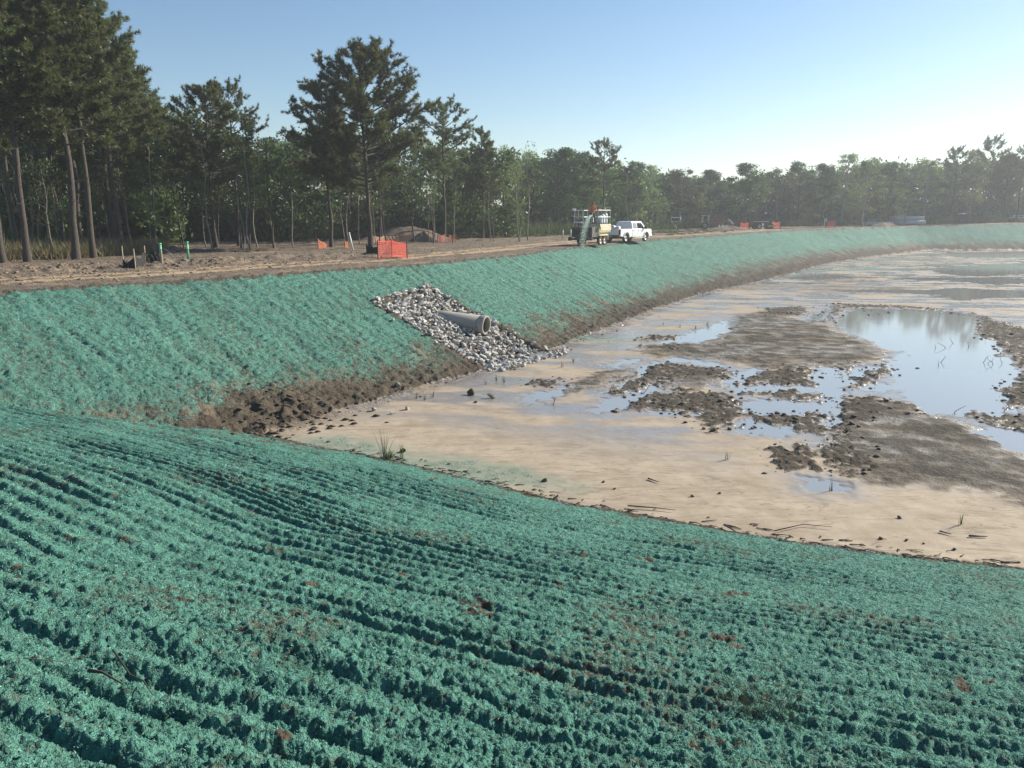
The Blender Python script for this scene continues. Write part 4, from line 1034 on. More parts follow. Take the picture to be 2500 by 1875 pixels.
# ------------------------------------------------------------------ vehicles (local axes: x forward, y left, z up)
def wheel(parent, x, y, r, w, side, rimr=.58, name='wheel', rim=None):
    t = MB(); h = w / 2
    t.lathe([(r * .60, -h * .8), (r * .86, -h), (r * .97, -h * .8), (r, -h * .4), (r, h * .4), (r * .97, h * .8), (r * .86, h), (r * .60, h * .8)], 'y', n=28)
    wobj = thing_part(name, parent, (x, y, r)); t.build('tyre', M_TYRE, wobj, True)
    q = MB(); s = side
    q.lathe([(.001, s * h * .55), (r * .16, s * h * .62), (r * .20, s * h * .45), (r * rimr * .9, s * h * .30), (r * rimr, s * h * .78), (r * (rimr + .05), s * h * .80), (r * (rimr + .05), -s * h * .4), (.001, -s * h * .3)], 'y', n=24)
    q.build('rim', rim or M_RIM, wobj, True); return wobj
def thing_part(name, parent, loc):
    o = bpy.data.objects.new(name, None); o.empty_display_size = .1; C.objects.link(o); o.parent = parent; o.location = loc; return o
def arc(cx, cz, r, a0, a1, n=9):
    return [(cx + r * math.cos(math.radians(a0 + (a1 - a0) * k / (n - 1))), cz + r * math.sin(math.radians(a0 + (a1 - a0) * k / (n - 1)))) for k in range(n)]

def pickup(loc, rz, scale):
    t = thing('pickup_truck', 'white crew cab pickup towing the spraying trailer', 'pickup', loc, rz, scale=scale)
    W = .98; rw, fw = 1.15, 5.05; r = .42; ar = .50
    # cab and front: lower body with wheel arches
    prof = [(2.28, .62), (2.28, 1.20), (5.05, 1.20), (6.02, 1.16), (6.16, 1.02), (6.20, .62)] + [(6.18, .48), (fw + ar, .46)] + arc(fw, r, ar, 2, 178) + [(fw - ar, .46), (2.30, .46)]
    MB().prism(prof, -W, W, .03).build('body', M_WHITE, t)
    # greenhouse
    def ring(x0, x1, y, z): return [(x0, -y, z), (x1, -y, z), (x1, y, z), (x0, y, z)]
    MB().loft([ring(2.31, 5.10, W - .03, 1.19), ring(2.42, 4.42, W - .20, 1.78), ring(2.50, 4.30, W - .24, 1.86), ring(2.75, 4.05, W - .34, 1.895)]).build('cab_roof', M_WHITE, t)
    MB().box(5.1, 6.0, -.55, .55, 1.195, 1.24, .03).build('hood', M_WHITE, t)
    # windows a little proud of the pillars
    def pane(name, pts, mat=M_GLASS):
        n = (Vector(pts[1]) - Vector(pts[0])).cross(Vector(pts[2]) - Vector(pts[0])).normalized() * .012
        MB().loft([[Vector(p) - n for p in pts], [Vector(p) + n for p in pts]]).build(name, mat, t)
    for s in (-1, 1):
        yb, yt = s * (W - .033), s * (W - .188)
        pane('window', [(2.52, yb, 1.25), (3.18, yb, 1.25), (3.20, yt, 1.73), (2.60, yt, 1.73)], M_GLASS_L)
        pane('window', [(3.34, yb, 1.25), (4.70, yb, 1.25), (4.22, yt, 1.73), (3.36, yt, 1.73)])
        d = MB().box(2.36, 3.25, s * W - .012, s * W + .012, .60, 1.17, .01).build('door', M_WHITE, t); MB().box(2.46, 2.60, s * W - .02, s * W + .03, 1.02, 1.08).build('handle', M_BLACK, d)
        d = MB().box(3.29, 4.48, s * W - .012, s * W + .012, .60, 1.17, .01).build('door', M_WHITE, t); MB().box(3.40, 3.56, s * W - .02, s * W + .03, 1.02, 1.08).build('handle', M_BLACK, d)
        MB().box(2.4, 4.5, min(s * (W - .02), s * (W + .16)), max(s * (W - .02), s * (W + .16)), .36, .41, .01).build('running_board', M_CHROME, t)
        m = MB().box(4.58, 4.70, min(s * W, s * (W + .28)), max(s * W, s * (W + .28)), 1.18, 1.42, .03).build('mirror', M_BLACK, t); MB().box(4.705, 4.72, min(s * (W + .03), s * (W + .26)), max(s * (W + .03), s * (W + .26)), 1.21, 1.39).build('mirror_back', M_WHITE, m)
        MB().box(5.98, 6.17, min(s * .62, s * .94), max(s * .62, s * .94), .86, 1.02, .02).build('headlight', M_CHROME, t)
        # bed sides with arches
        bp = [(.0, .56), (.0, 1.22), (2.24, 1.22), (2.24, .50), (rw + ar, .48)] + arc(rw, r, ar, 3, 177) + [(rw - ar, .50)]
        MB().prism(bp, s * W - (.07 if s > 0 else 0), s * W + (0 if s > 0 else .07), .015).build('bed_side', M_WHITE, t)
        fl = MB(); ro = arc(rw, r, ar + .06, 0, 180, 13); rn = arc(rw, r, ar - .005, 0, 180, 13)
        fl.prism(ro + rn[::-1], min(s * W, s * (W + .07)), max(s * W, s * (W + .07))).build('fender_flare', M_WHITE, t)
        ro = arc(fw, r, ar + .06, 0, 180, 13); rn = arc(fw, r, ar - .005, 0, 180, 13)
        MB().prism(ro + rn[::-1], min(s * W, s * (W + .06)), max(s * W, s * (W + .06))).build('fender_flare', M_WHITE, t)
        MB().box(-.03, .05, min(s * .80, s * .985), max(s * .80, s * .985), .74, 1.16, .015).build('tail_light', M_RED, t)
        for wx in (rw, fw): wheel(t, wx, s * (W - .14), r, .26, s)
    pane('rear_window', [(2.345, -.74, 1.27), (2.345, .74, 1.27), (2.435, .66, 1.73), (2.435, -.66, 1.73)])
    pane('windscreen', [(5.02, -.86, 1.24), (5.02, .86, 1.24), (4.46, .72, 1.75), (4.46, -.72, 1.75)])
    MB().box(.02, 2.26, -W + .08, W - .08, .60, .66).build('bed_floor', M_STEEL, t)
    tg = MB().box(-.05, .0, -.79, .79, .66, 1.20, .015).build('tailgate', M_WHITE, t); MB().box(-.065, -.045, -.12, .12, 1.03, 1.11).build('handle', M_BLACK, tg)
    MB().box(-.20, -.04, -.95, .95, .46, .62, .03).build('rear_bumper', M_STEEL, t)
    MB().box(6.16, 6.32, -.98, .98, .46, .68, .03).build('front_bumper', M_CHROME, t)
    MB().box(6.17, 6.21, -.6, .6, .72, 1.02, .01).build('grille', M_BLACK, t)
    MB().box(-.225, -.2, -.16, .16, .50, .60).build('number_plate', M_GREYV, t)
    MB().box(.3, 5.8, -.45, .45, .33, .48).build('chassis', M_STEEL, t)
    MB().tube([(rw, -.8, r), (rw, .8, r)], .06).build('axle', M_STEEL, t)
    MB().tube([(fw, -.8, r), (fw, .8, r)], .06).build('axle', M_STEEL, t)
    return t
def bale(loc, rz, sz, label, parent=None, mat=None, group=None):
    """upright plastic wrapped bale with gathered top"""
    q = random.Random(str(loc)); w, d, h = sz; loops = []
    for f, k in [(0, .92), (.04, 1), (.3, 1.03), (.6, .99), (.86, 1.0), (.94, .86), (1.0, .55), (1.05, .22)]:
        loops.append([((w / 2) * k * math.copysign(abs(math.cos(a)) ** .55, math.cos(a)) * q.uniform(.95, 1.05), (d / 2) * k * math.copysign(abs(math.sin(a)) ** .55, math.sin(a)) * q.uniform(.95, 1.05), h * f * (q.uniform(.97, 1.04) if f > .9 else 1)) for a in [2 * math.pi * i / 14 for i in range(14)]])
    o = MB().loft(loops).build('mulch_bale', mat or M_BALE, None, True); o.location = loc; o.rotation_euler = (0, 0, rz); return tag(o, label, 'bale', group)

def at_local(base, rz, sc, p):
    c, s = math.cos(rz), math.sin(rz); return (base[0] + sc * (p[0] * c - p[1] * s), base[1] + sc * (p[0] * s + p[1] * c), base[2] + sc * p[2])
# pickup: rear right wheel over pixel (1525,592)
TRZ = math.atan2(.80, .60); TS = 1.12
w0 = onplane(1526, 592, .0); c_, s_ = math.cos(TRZ), math.sin(TRZ); lx, ly = 1.15 * TS, -.84 * TS
TL = (w0[0] - (lx * c_ - ly * s_), w0[1] - (lx * s_ + ly * c_), 0.0); TL = (TL[0], TL[1], .02)
pickup(TL, TRZ, TS)
for k, (bx, by, bh, lab) in enumerate([(.28, -.52, .78, 'wrapped white bale at the right of the tailgate in the pickup bed'), (.28, -.02, .84, 'wrapped white bale behind the middle of the pickup tailgate'), (.28, .48, .80, 'wrapped white bale at the left of the pickup tailgate'), (.82, .2, .82, 'wrapped white bale further forward in the pickup bed')]):
    bale(at_local(TL, TRZ, TS, (bx, by, .66)), TRZ + .05 * k, (.50 * TS, .48 * TS, bh * TS), lab, group='bales in the pickup bed')

def sprayer(loc, rz, sc):
    t = thing('spray_trailer', 'cream tandem axle hydroseeding trailer with railed platform, dark rear end', 'trailer', loc, rz, scale=sc)
    W = 1.15
    for s in (-1, 1):
        MB().box(0, 4.2, s * .62 - .05, s * .62 + .05, .52, .68).build('frame_beam', M_STEEL, t)
        MB().tube([(4.1, s * .62, .60), (5.6, 0, .56)], .05, 6).build('drawbar', M_STEEL, t)
        for wx in (1.75, 2.60): wheel(t, wx, s * .98, .40, .24, s, .56)
        f = MB(); f.prism([(1.22, .86), (1.30, .93), (3.05, .93), (3.13, .86), (3.13, .82), (1.22, .82)], s * 1.0 - .17, s * 1.0 + .17, .01); f.build('mudguard', M_CREAM, t)
        MB().box(3.16, 3.22, s * .98 - .16, s * .98 + .16, .45, .84).build('mud_flap', M_CREAM, t)
        # railings of the work platform
        x0, x1 = (.95, 3.55)
        y = s * 1.12
        for px in (x0, 1.75, 2.60, x1): MB().tube([(px, y, 1.84), (px, y, 3.0)], .028, 6).build('rail_post', M_RAIL, t)
        for zz in (2.42, 3.0): MB().tube([(x0, y, zz), (x1, y, zz)], .028, 6).build('guard_rail', M_RAIL, t)
    for zz in (2.42, 3.0): MB().tube([(3.55, -1.12, zz), (3.55, 1.12, zz)], .028, 6).build('guard_rail', M_RAIL, t)
    for zz in (2.42, 3.0): MB().tube([(.95, .25, zz), (.95, 1.12, zz)], .028, 6).build('guard_rail', M_RAIL, t)
    MB().tube([(.95, .25, 1.84), (.95, .25, 3.0)], .028, 6).build('rail_post', M_RAIL, t)
    MB().tube([(.55, 1.1, 1.9), (.55, 1.1, 3.0)], .025, 6).build('rail_post', M_STEEL, t)
    MB().tube([(.55, 1.1, 2.45), (.95, 1.12, 2.45)], .022, 6).build('guard_rail', M_STEEL, t)
    for s in (-1, 1): MB().tube([(1.75, s * .98, .40), (2.6, s * .98, .40)], .05, 6).build('equaliser', M_STEEL, t)
    # V shaped tank
    def ring(x): return [(x, -.45, .72), (x, .45, .72), (x, 1.10, 1.12), (x, W, 1.30), (x, W, 1.76), (x, 1.08, 1.83), (x, -1.08, 1.83), (x, -W, 1.76), (x, -W, 1.30), (x, -1.10, 1.12)]
    def shrink(R, k, x): return [(x, p[1] * k, 1.28 + (p[2] - 1.28) * k) for p in R]
    MB().loft([shrink(ring(0), .93, 1.20), ring(1.28), ring(3.75), shrink(ring(0), .93, 3.83)]).build('tank', M_CREAM, t)
    MB().box(1.45, 3.6, -W - .012, -W + .01, 1.5, 1.535).build('tank_seam', M_CREAM, t)
    MB().box(.95, 3.6, -1.14, 1.14, 1.825, 1.85).build('platform', M_STEEL, t)
    # engine and pump housing at the back
    MB().box(.10, 1.15, -.98, .98, .70, 1.55, .03).build('engine_housing', M_STEEL, t)
    MB().box(.06, .11, -.75, -.05, .85, 1.40, .01).build('radiator_grille', M_BLACK, t)
    MB().box(.05, .11, .1, .8, .9, 1.35, .01).build('control_panel', M_BLACK, t)
    MB().tube([(.6, .55, 1.55), (.6, .55, 2.05), (.5, .55, 2.15)], .05).build('exhaust', M_STEEL, t)
    MB().box(-.10, .0, -1.1, 1.1, .45, .62, .02).build('rear_beam', M_STEEL, t)
    for s in (-1, 1): MB().box(-.12, -.09, s * .95 - .1, s * .95 + .1, .48, .58).build('tail_light', M_RED, t)
    MB().box(-.10, .12, .93, 1.2, .40, .72, .02).build('fuel_can', M_BLACK, t)
    # ladder and hose at the right rear corner
    for yy in (-.98, -.66): MB().tube([(-.05, yy, .35), (.75, yy, 1.86)], .022, 6).build('ladder_rail', M_RAIL, t)
    for k in range(5): MB().tube([(.08 + .14 * k, -.98, .58 + .27 * k), (.08 + .14 * k, -.66, .58 + .27 * k)], .016, 6).build('rung', M_RAIL, t)
    MB().tube([(1.05, -.55, 1.86), (1.05, -.55, 2.66)], .06, 8).build('gun_stand', M_STEEL, t)
    g = MB().tube([(1.45, -.38, 2.96), (1.05, -.55, 2.70), (.50, -.78, 2.56)], [.05, .05, .03], 8).build('spray_gun', M_STEEL, t)
    MB().tube([(1.1, -1.05, 1.85), (1.0, -1.15, 2.2), (1.15, -1.22, 1.7), (1.3, -1.22, 1.35), (1.35, -1.18, 1.6)], .04, 6).build('hose', M_BLACK, t)
    for k in range(2): MB().box(1.3 + .5 * k, 1.7 + .5 * k, -.2, .2, 1.85, 1.98, .02).build('hatch', M_CREAM, t)
    MB().tube([(5.5, 0, .56), (5.5, 0, .15)], .04).build('jack', M_STEEL, t)
    return t
SRZ = math.atan2(.86, .51); SS = 1.06
w0 = onplane(1464, 599, .0); c_, s_ = math.cos(SRZ), math.sin(SRZ); lx, ly = 1.75 * SS, -.98 * SS
SL = (w0[0] - (lx * c_ - ly * s_), w0[1] - (lx * s_ + ly * c_), .02)
sprayer(SL, SRZ, SS)
SPL = lambda p: at_local(SL, SRZ, SS, p)
for k, (bx, by, bh, lab) in enumerate([(2.15, -.78, .72, 'white bale behind the right railing of the trailer, nearest the operator'), (2.65, -.80, .80, 'white bale in the middle of the trailer railing'), (3.15, -.82, .92, 'tallest white bale at the front right of the trailer platform'), (3.1, .5, .75, 'grey white bale at the far side of the trailer platform')]):
    bale(SPL((bx, by, 1.855)), SRZ + .1 * k, (.46, .42, bh), lab, group='bales on the trailer platform')
bg_ = bale(SPL((.75, 1.12, 2.92)), .3, (.34, .22, .22), 'empty white sack hung on the left rail post of the trailer'); bg_.name = 'empty_sack'; bg_['category'] = 'sack'
bg_ = bale(SPL((.55, .62, 1.90)), SRZ + 1.4, (.95, .30, .12), 'flattened white sack lying at the rear edge of the platform'); bg_.name = 'empty_sack'; bg_['category'] = 'sack'

# ------------------------------------------------------------------ the operator
def person(loc, rz, sc):
    """one continuous skinned body: standing, knees slightly bent, both hands forward on the spray gun (x forward)"""
    P = {}; E = []; R = {}
    def v(n, p, r): P[n] = p; R[n] = r
    v('pel', (0, 0, .96), (.155, .12)); v('ab', (.01, 0, 1.10), (.15, .115)); v('ch', (.03, 0, 1.30), (.18, .13)); v('up', (.045, 0, 1.45), (.15, .105)); v('nk', (.06, 0, 1.535), (.06, .06)); v('hd0', (.085, 0, 1.615), (.085, .078)); v('hd1', (.09, 0, 1.70), (.098, .085)); v('hd2', (.085, 0, 1.77), (.07, .065))
    E += [('pel', 'ab'), ('ab', 'ch'), ('ch', 'up'), ('up', 'nk'), ('nk', 'hd0'), ('hd0', 'hd1'), ('hd1', 'hd2')]
    v('nose', (.185, 0, 1.655), (.014, .012)); E.append(('hd0', 'nose'))
    for s, n in ((1, 'l'), (-1, 'r')):
        v('hip' + n, (0, s * .10, .90), (.105, .10)); v('kn' + n, (.06 * (1.4 if s > 0 else .3), s * .14, .50), (.068, .066)); v('an' + n, (-.02 + .08 * (s > 0), s * .16, .09), (.045, .045)); v('to' + n, (.16 + .08 * (s > 0), s * .18, .04), (.042, .035))
        E += [('pel', 'hip' + n), ('hip' + n, 'kn' + n), ('kn' + n, 'an' + n), ('an' + n, 'to' + n)]
        v('sh' + n, (.04, s * .21, 1.43), (.075, .07)); v('el' + n, (.10, s * .33, 1.17), (.055, .05)); v('wr' + n, (.33, s * .12, 1.10), (.034, .03)); v('pa' + n, (.40, s * .075, 1.10), (.036, .022))
        E += [('up', 'sh' + n), ('sh' + n, 'el' + n), ('el' + n, 'wr' + n), ('wr' + n, 'pa' + n)]
        for k in range(4):
            a = f'f{k}{n}'; zf = 1.135 - .024 * k; l = [.060, .068, .064, .050][k]
            v(a + 'a', (.435, s * .065, zf), (.0095, .0095)); v(a + 'b', (.435 + l * .5, s * .03, zf - .004), (.009, .009)); v(a + 'c', (.43 + l * .25, s * (.03 - l * .45), zf - .008), (.0075, .0075))
            E += [('pa' + n, a + 'a'), (a + 'a', a + 'b'), (a + 'b', a + 'c')]
        v('th' + n, (.40, s * .045, 1.145), (.011, .011)); v('ti' + n, (.44, s * .015, 1.155), (.009, .009)); E += [('wr' + n, 'th' + n), ('th' + n, 'ti' + n)]
    ks = list(P); ix = {k: i for i, k in enumerate(ks)}
    me = bpy.data.meshes.new('person_base'); me.from_pydata([P[k] for k in ks], [(ix[a], ix[b]) for a, b in E], [])
    o = bpy.data.objects.new('person_base', me); C.objects.link(o); m = o.modifiers.new('s', 'SKIN'); m.use_smooth_shade = True
    for i, k in enumerate(ks): me.skin_vertices[0].data[i].radius = R[k]; me.skin_vertices[0].data[i].use_root = (k == 'pel')
    q = o.modifiers.new('d', 'SUBSURF'); q.levels = 2; q.render_levels = 2
    dg = bpy.context.evaluated_depsgraph_get(); nm = bpy.data.meshes.new_from_object(o.evaluated_get(dg)); bpy.data.objects.remove(o)
    nm.materials.clear()
    skin = simple('skin', (.30, .17, .11), .55, var=.1); shirt = simple('orange_work_shirt', (.70, .12, .05), .8, var=.15, scale=5); trou = simple('dark_trousers', (.018, .02, .026), .85); boot = simple('work_boots', (.06, .045, .03), .8); band = simple('dark_reflective_band', (.03, .03, .03), .5)
    for a in (skin, shirt, trou, boot, band): nm.materials.append(a)
    for f in nm.polygons:
        c = f.center; f.use_smooth = True
        hand = c.x > .30 and c.z < 1.2
        f.material_index = 3 if c.z < .11 else 2 if c.z < .94 else 0 if (hand or c.z > 1.535) else 4 if (1.09 < c.z < 1.14 and c.x < .25) else 1
    p = link('person', nm); p.location = loc; p.rotation_euler = (0, 0, rz); p.scale = (sc,) * 3
    tag(p, 'worker in orange shirt and dark trousers standing on the trailer aiming the spray', 'person')
    cap = MB().loft([[(.085 + k * r_ * math.cos(a), r_ * .88 * math.sin(a), z_) for a in [2 * math.pi * i / 16 for i in range(16)]] for r_, z_, k in [(.112, 1.70, 1.0), (.115, 1.735, 1.0), (.102, 1.79, 1.0), (.06, 1.825, 1), (.01, 1.835, 1)]]); cap.box(.17, .27, -.075, .075, 1.705, 1.716, .004)
    cap.build('cap', M_BLACK, p, True); return p
PL = SPL((1.75, -.22, 1.852)); gt = SPL((.50, -.78, 2.84))
person(PL, math.atan2(gt[1] - PL[1], gt[0] - PL[0]) + .35, 1.06)

# ------------------------------------------------------------------ the jet of green slurry, drops in the air
jr = np.random.default_rng(3); n = 5000; t_ = jr.random(n) ** .8
g0 = np.array(SPL((.48, -.79, 2.555))); land = hit(1422, 604)
J = g0[None, :] * (1 - t_[:, None]) + land[None, :] * t_[:, None]; J[:, 2] = g0[2] + (land[2] - g0[2]) * (.10 * t_ + .90 * t_ ** 1.9)
horiz = 1 - (1 - t_) ** 1.9; J[:, 0] = g0[0] + (land[0] - g0[0]) * horiz; J[:, 1] = g0[1] + (land[1] - g0[1]) * horiz
J += jr.normal(size=(n, 3)) * (.03 + .17 * np.sin(np.minimum(t_ * 2.2, 1.57)))[:, None] * np.array([.8, 1.0, .6])
s = jr.uniform(.004, .015, n) * (1.1 - .3 * t_); T4 = np.array([(1, 1, 1), (-1, -1, 1), (-1, 1, -1), (1, -1, -1)]) * .6
V = (J[:, None, :] + T4[None] * s[:, None, None] * np.array([.8, .8, 1.7])); F = (np.arange(n)[:, None, None] * 4 + np.array([(0, 1, 2), (0, 3, 1), (0, 2, 3), (1, 3, 2)])[None]).reshape(-1, 3)
me = mesh_np('slurry_jet', V.reshape(-1, 3), F); me.materials.append(M_MINT); tag(link('slurry_jet', me), 'mint green jet of slurry arching from the trailer to the bank', 'spray', kind='stuff')

# ------------------------------------------------------------------ pipes, fences and stakes on the level ground
M_DULL = simple('dull_netting', (.30, .16, .10), .8)
M_FADED = foliage('faded_netting', (.50, .15, .09), (.58, .20, .12), (.5, .22, .14), .4, 3)
def stub(u, vb, vt, r, mat, label, hose=0, z0=0.0, name='utility_pipe', lean=0.0, group=None):
    p = onplane(u, vb, z0); z = gz(p[0], p[1]); d = ray(u, vt); H = CAM_H + d[2] / d[1] * p[1] - z
    t = thing(name, label, 'pipe', (p[0], p[1], z), 0, group); t.rotation_euler[1] = lean
    MB().lathe([(r, -.1), (r, H), (r * .88, H), (r * .88, -.1)], 'z', n=16).build('standpipe', mat, t, True)
    MB().lathe([(r * 1.18, H - .10), (r * 1.18, H + .01), (.001, H + .015), (.001, H - .1)], 'z', n=16).build('cap', mat, t, True)
    if hose:
        MB().tube([(r, 0, H * .62), (.25 * hose, -.05, H * .66), (.55 * hose, -.1, H * .50), (.72 * hose, -.1, H * .25), (.75 * hose, -.1, .02)] if hose > 0 else [(-r * 2, -.1, .02), (-.5, -.1, H * .3), (-.2, -.08, H * .48), (r, -.05, H * .55), (.6, -.05, H * .62), (1.15, -.1, H * .58)], .025, 6).build('hose', M_HOSE, t, True)
    return t
stub(394, 633, 594, .075, M_PVC_G, 'bright green capped pipe behind the black silt fence, hose at its right', 1)
stub(460, 632, 590, .07, M_PVC_G, 'bright green pipe standing alone right of the first one', -1)
stub(1374, 583, 561, .075, M_PVC_P, 'pale green post left of the trailer, the further left of two')
stub(1393, 585, 560, .075, M_PVC_P, 'pale green post just left of the trailer', 1)
stub(862, 610, 567, .06, M_PVC_W, 'leaning white post left of the tallest pine', name='white_post', lean=-.19)

def cloth_fence(name, pts_uv, tops, label, cat, mat, stake_mat, stake_h, stake_px=None, sag=.2, z0=0.0, net=False, group=None, stake_w=.02, depth=None):
    """fabric hung on stakes; pts_uv are stake feet, tops the fabric height at each stake"""
    Ps = [np.array(onplane(u, v, z0)) if depth is None else np.array([ray(u, v)[0] / ray(u, v)[1] * depth[i], depth[i], z0]) for i, (u, v) in enumerate(pts_uv)]
    for p in Ps: p[2] = gz(p[0], p[1])
    b = Ps[0].copy(); t = thing(name, label, cat, tuple(b), 0, group)
    for i, p in enumerate(Ps):
        q = p - b; MB().box(q[0] - stake_w, q[0] + stake_w, q[1] - stake_w, q[1] + stake_w, q[2] - .1, q[2] + stake_h[i]).build('stake', stake_mat, t)
    rg = random.Random(name + str(pts_uv[0]))
    for i in range(len(Ps) - 1):
        n = 14; m = 7; V = []; F = []
        for a in range(n + 1):
            f = a / n; base = Ps[i] * (1 - f) + Ps[i + 1] * f - b; dz = gz(base[0] + b[0], base[1] + b[1]) - b[2]
            h = (tops[i] * (1 - f) + tops[i + 1] * f) * (1 - sag * math.sin(math.pi * f) ** .8)
            for c in range(m + 1):
                w = .05 * math.sin(a * 1.9 + c * .8) * math.sin(math.pi * f) + .03 * rg.uniform(-1, 1) * math.sin(math.pi * f)
                V.append((base[0] + w * .5, base[1] - w - .03, dz - .03 + (h + .03) * c / m + (.02 * rg.uniform(-1, 1) if 0 < c < m else 0)))
        for a in range(n):
            for c in range(m): k = a * (m + 1) + c; F.append((k, k + m + 1, k + m + 2, k + 1))
        if not net:
            mb = MB(); mb.add(V, F); o = mb.build('fabric', mat, t, True); sm = o.modifiers.new('thick', 'SOLIDIFY'); sm.thickness = .006
        else:                                                       # mesh netting: bars between diamond openings
            mb = MB(); L = np.linalg.norm(Ps[i + 1] - Ps[i]); nx = max(6, int(L / .11)); nz = 10
            def pt(f, g):
                a = f * n; a0 = min(int(a), n - 1); fa = a - a0; c = g * m; c0 = min(int(c), m - 1); fc = c - c0
                A = np.array(V[a0 * (m + 1) + c0]); B = np.array(V[(a0 + 1) * (m + 1) + c0]); C_ = np.array(V[a0 * (m + 1) + c0 + 1]); D = np.array(V[(a0 + 1) * (m + 1) + c0 + 1])
                return (A * (1 - fa) + B * fa) * (1 - fc) + (C_ * (1 - fa) + D * fa) * fc
            def ribbon(pts, off):
                o = len(mb.v)
                for q in pts: mb.v += [tuple(q - off), tuple(q + off)]
                for q in range(len(pts) - 1): mb.f.append((o + 2 * q, o + 2 * q + 2, o + 2 * q + 3, o + 2 * q + 1))
            along = unit(Ps[i + 1] - Ps[i])
            for j in range(nx + 1): ribbon([pt(min(1, max(0, j / nx)), g / 6) for g in range(7)], along * .013)
            for j in range(nz + 1): ribbon([pt(g / 10, j / nz) + np.array([0, -.002, 0]) for g in range(11)], np.array([0, 0, .030 if j in (0, nz) else .020]))
            mb.build('netting', mat, t)
    return t
cloth_fence('silt_fence', [(303, 658), (331, 659), (357, 653), (397, 651)], [.32, .62, .62, .62], 'sagging black silt fence on four stakes beside the sandy track', 'silt fence', M_SILT, M_LATH, [.98, 1.0, .92, .80], sag=.3, stake_w=.022)
cloth_fence('silt_fence', [(895, 622), (922, 622)], [.62, .50], 'short black silt fence at the foot of the tallest pine', 'silt fence', M_SILT, M_LATH, [.64, .6], sag=.1)
cloth_fence('safety_fence', [(923, 632), (957, 626), (994, 630)], [1.15, 1.1, .90], 'bright orange netting on dark stakes in front of the tallest pine', 'safety fence', M_ORANGE, M_TWIG, [1.2, 1.2, 1.1], sag=.06, net=True, stake_w=.028)
cloth_fence('safety_fence', [(777, 607), (798, 605)], [.85, .3], 'orange netting left of the straight bare pine', 'safety fence', M_FADED, M_TWIG, [.9, .6], sag=.15, net=True)
cloth_fence('safety_fence', [(842, 605), (851, 604)], [.6, .5], 'scrap of orange netting beside the leaning white post', 'safety fence', M_FADED, M_TWIG, [.9, .5], sag=.25, net=True)
cloth_fence('safety_fence', [(912, 592), (940, 590), (975, 589), (1006, 590)], [.6, .62, .6, .75], 'faded orange netting in front of the grassy mound', 'safety fence', M_DULL, M_TWIG, [.9, 1.0, .9, 1.0], sag=.15, net=True)
cloth_fence('safety_fence', [(1068, 592), (1087, 590)], [.8, .75], 'orange netting at the foot of the airy topped pine, left piece', 'safety fence', M_FADED, M_TWIG, [.9, .9], sag=.12, net=True)
cloth_fence('safety_fence', [(1096, 591), (1114, 591)], [.75, .8], 'orange netting at the foot of the airy topped pine, right piece', 'safety fence', M_FADED, M_TWIG, [.9, .9], sag=.12, net=True)
# far netting
cloth_fence('safety_fence', [(1806, 559), (1829, 558)], [1.3, 1.3], 'orange netting left of the roller far off', 'safety fence', M_ORANGE, M_TWIG, [1.4, 1.4], depth=[150, 150], net=True, stake_w=.05)
cloth_fence('safety_fence', [(1883, 556), (1905, 556)], [1.3, 1.3], 'orange netting right of the roller far off', 'safety fence', M_ORANGE, M_TWIG, [1.7, 1.4], depth=[158, 158], net=True, stake_w=.05)
cloth_fence('safety_fence', [(2016, 556), (2038, 555)], [1.3, 1.45], 'bright orange netting by two thin white posts on the far bank', 'safety fence', M_ORANGE, M_TWIG, [1.3, 1.5], depth=[158, 160], net=True, sag=.03, stake_w=.05)
for k, (u, lab) in enumerate([(2012, 'left one of two thin white posts on the far bank'), (2017, 'right one of two thin white posts on the far bank')]):
    d = ray(u, 550); y = 162.; x = d[0] / d[1] * y; z = gz(x, y); dt = ray(u, 533)
    o = MB().lathe([(.07, -.2), (.07, CAM_H + dt[2] / dt[1] * y - z), (.05, CAM_H + dt[2] / dt[1] * y - z), (.05, -.2)], 'z', n=10).build('white_post', M_PVC_W); o.location = (x, y, z); o.rotation_euler[1] = .04 * (1 - 2 * k); tag(o, lab, 'post')
# black fabric over the grassy mound and grass on it
tp_ = []
for k in range(13):
    a = math.radians(200 - 220 * k / 12); x = MOUND[0] + 5.0 * math.cos(a) * 1.0; y = MOUND[1] + 1.5 + 2.2 * math.sin(a); tp_.append((x, y))
mb = MB(); V = []
for x, y in tp_:
    z = gz(x, y); V += [(x, y, z - .05), (x, y - .05, z + .30)]
mb.add(V, [(2 * k, 2 * k + 2, 2 * k + 3, 2 * k + 1) for k in range(12)]); o = mb.build('silt_fence', M_SILT); o.modifiers.new('thick', 'SOLIDIFY').thickness = .01
tag(o, 'black fabric strip running over the crest of the grassy mound', 'silt fence')
sp = [(MOUND[0] + wr.normal(0, 2.4), MOUND[1] + wr.normal(0, 1.6), wr.uniform(.35, .7)) for k in range(150)]
brush('undergrowth', 'short dry grass growing over the mound behind the tallest pine', sp, M_DRYG, 35, .5, 90, leaf=.8)
sp = []
for k in range(110):
    u = wr.uniform(1230, 1420); v = np.interp(u, [1230, 1420], [580, 574]) - abs(wr.normal(0, 3)); p = onplane(u, v, 0); sp.append((p[0], p[1], wr.uniform(.5, 1.1)))
for k in range(160):
    u = wr.uniform(1560, 1790); y = wr.uniform(95, 150); d = ray(u, 560); x = d[0] / d[1] * y; mm = macro(np.array([x]), np.array([y]))
    if mm[1][0] == 0 and mm[4][0] > 5: sp.append((x, y, wr.uniform(.4, .8)))
brush('undergrowth', 'patchy green grass between the haul road and the far machines', sp, M_WEED, 36, .35, 60, leaf=2)
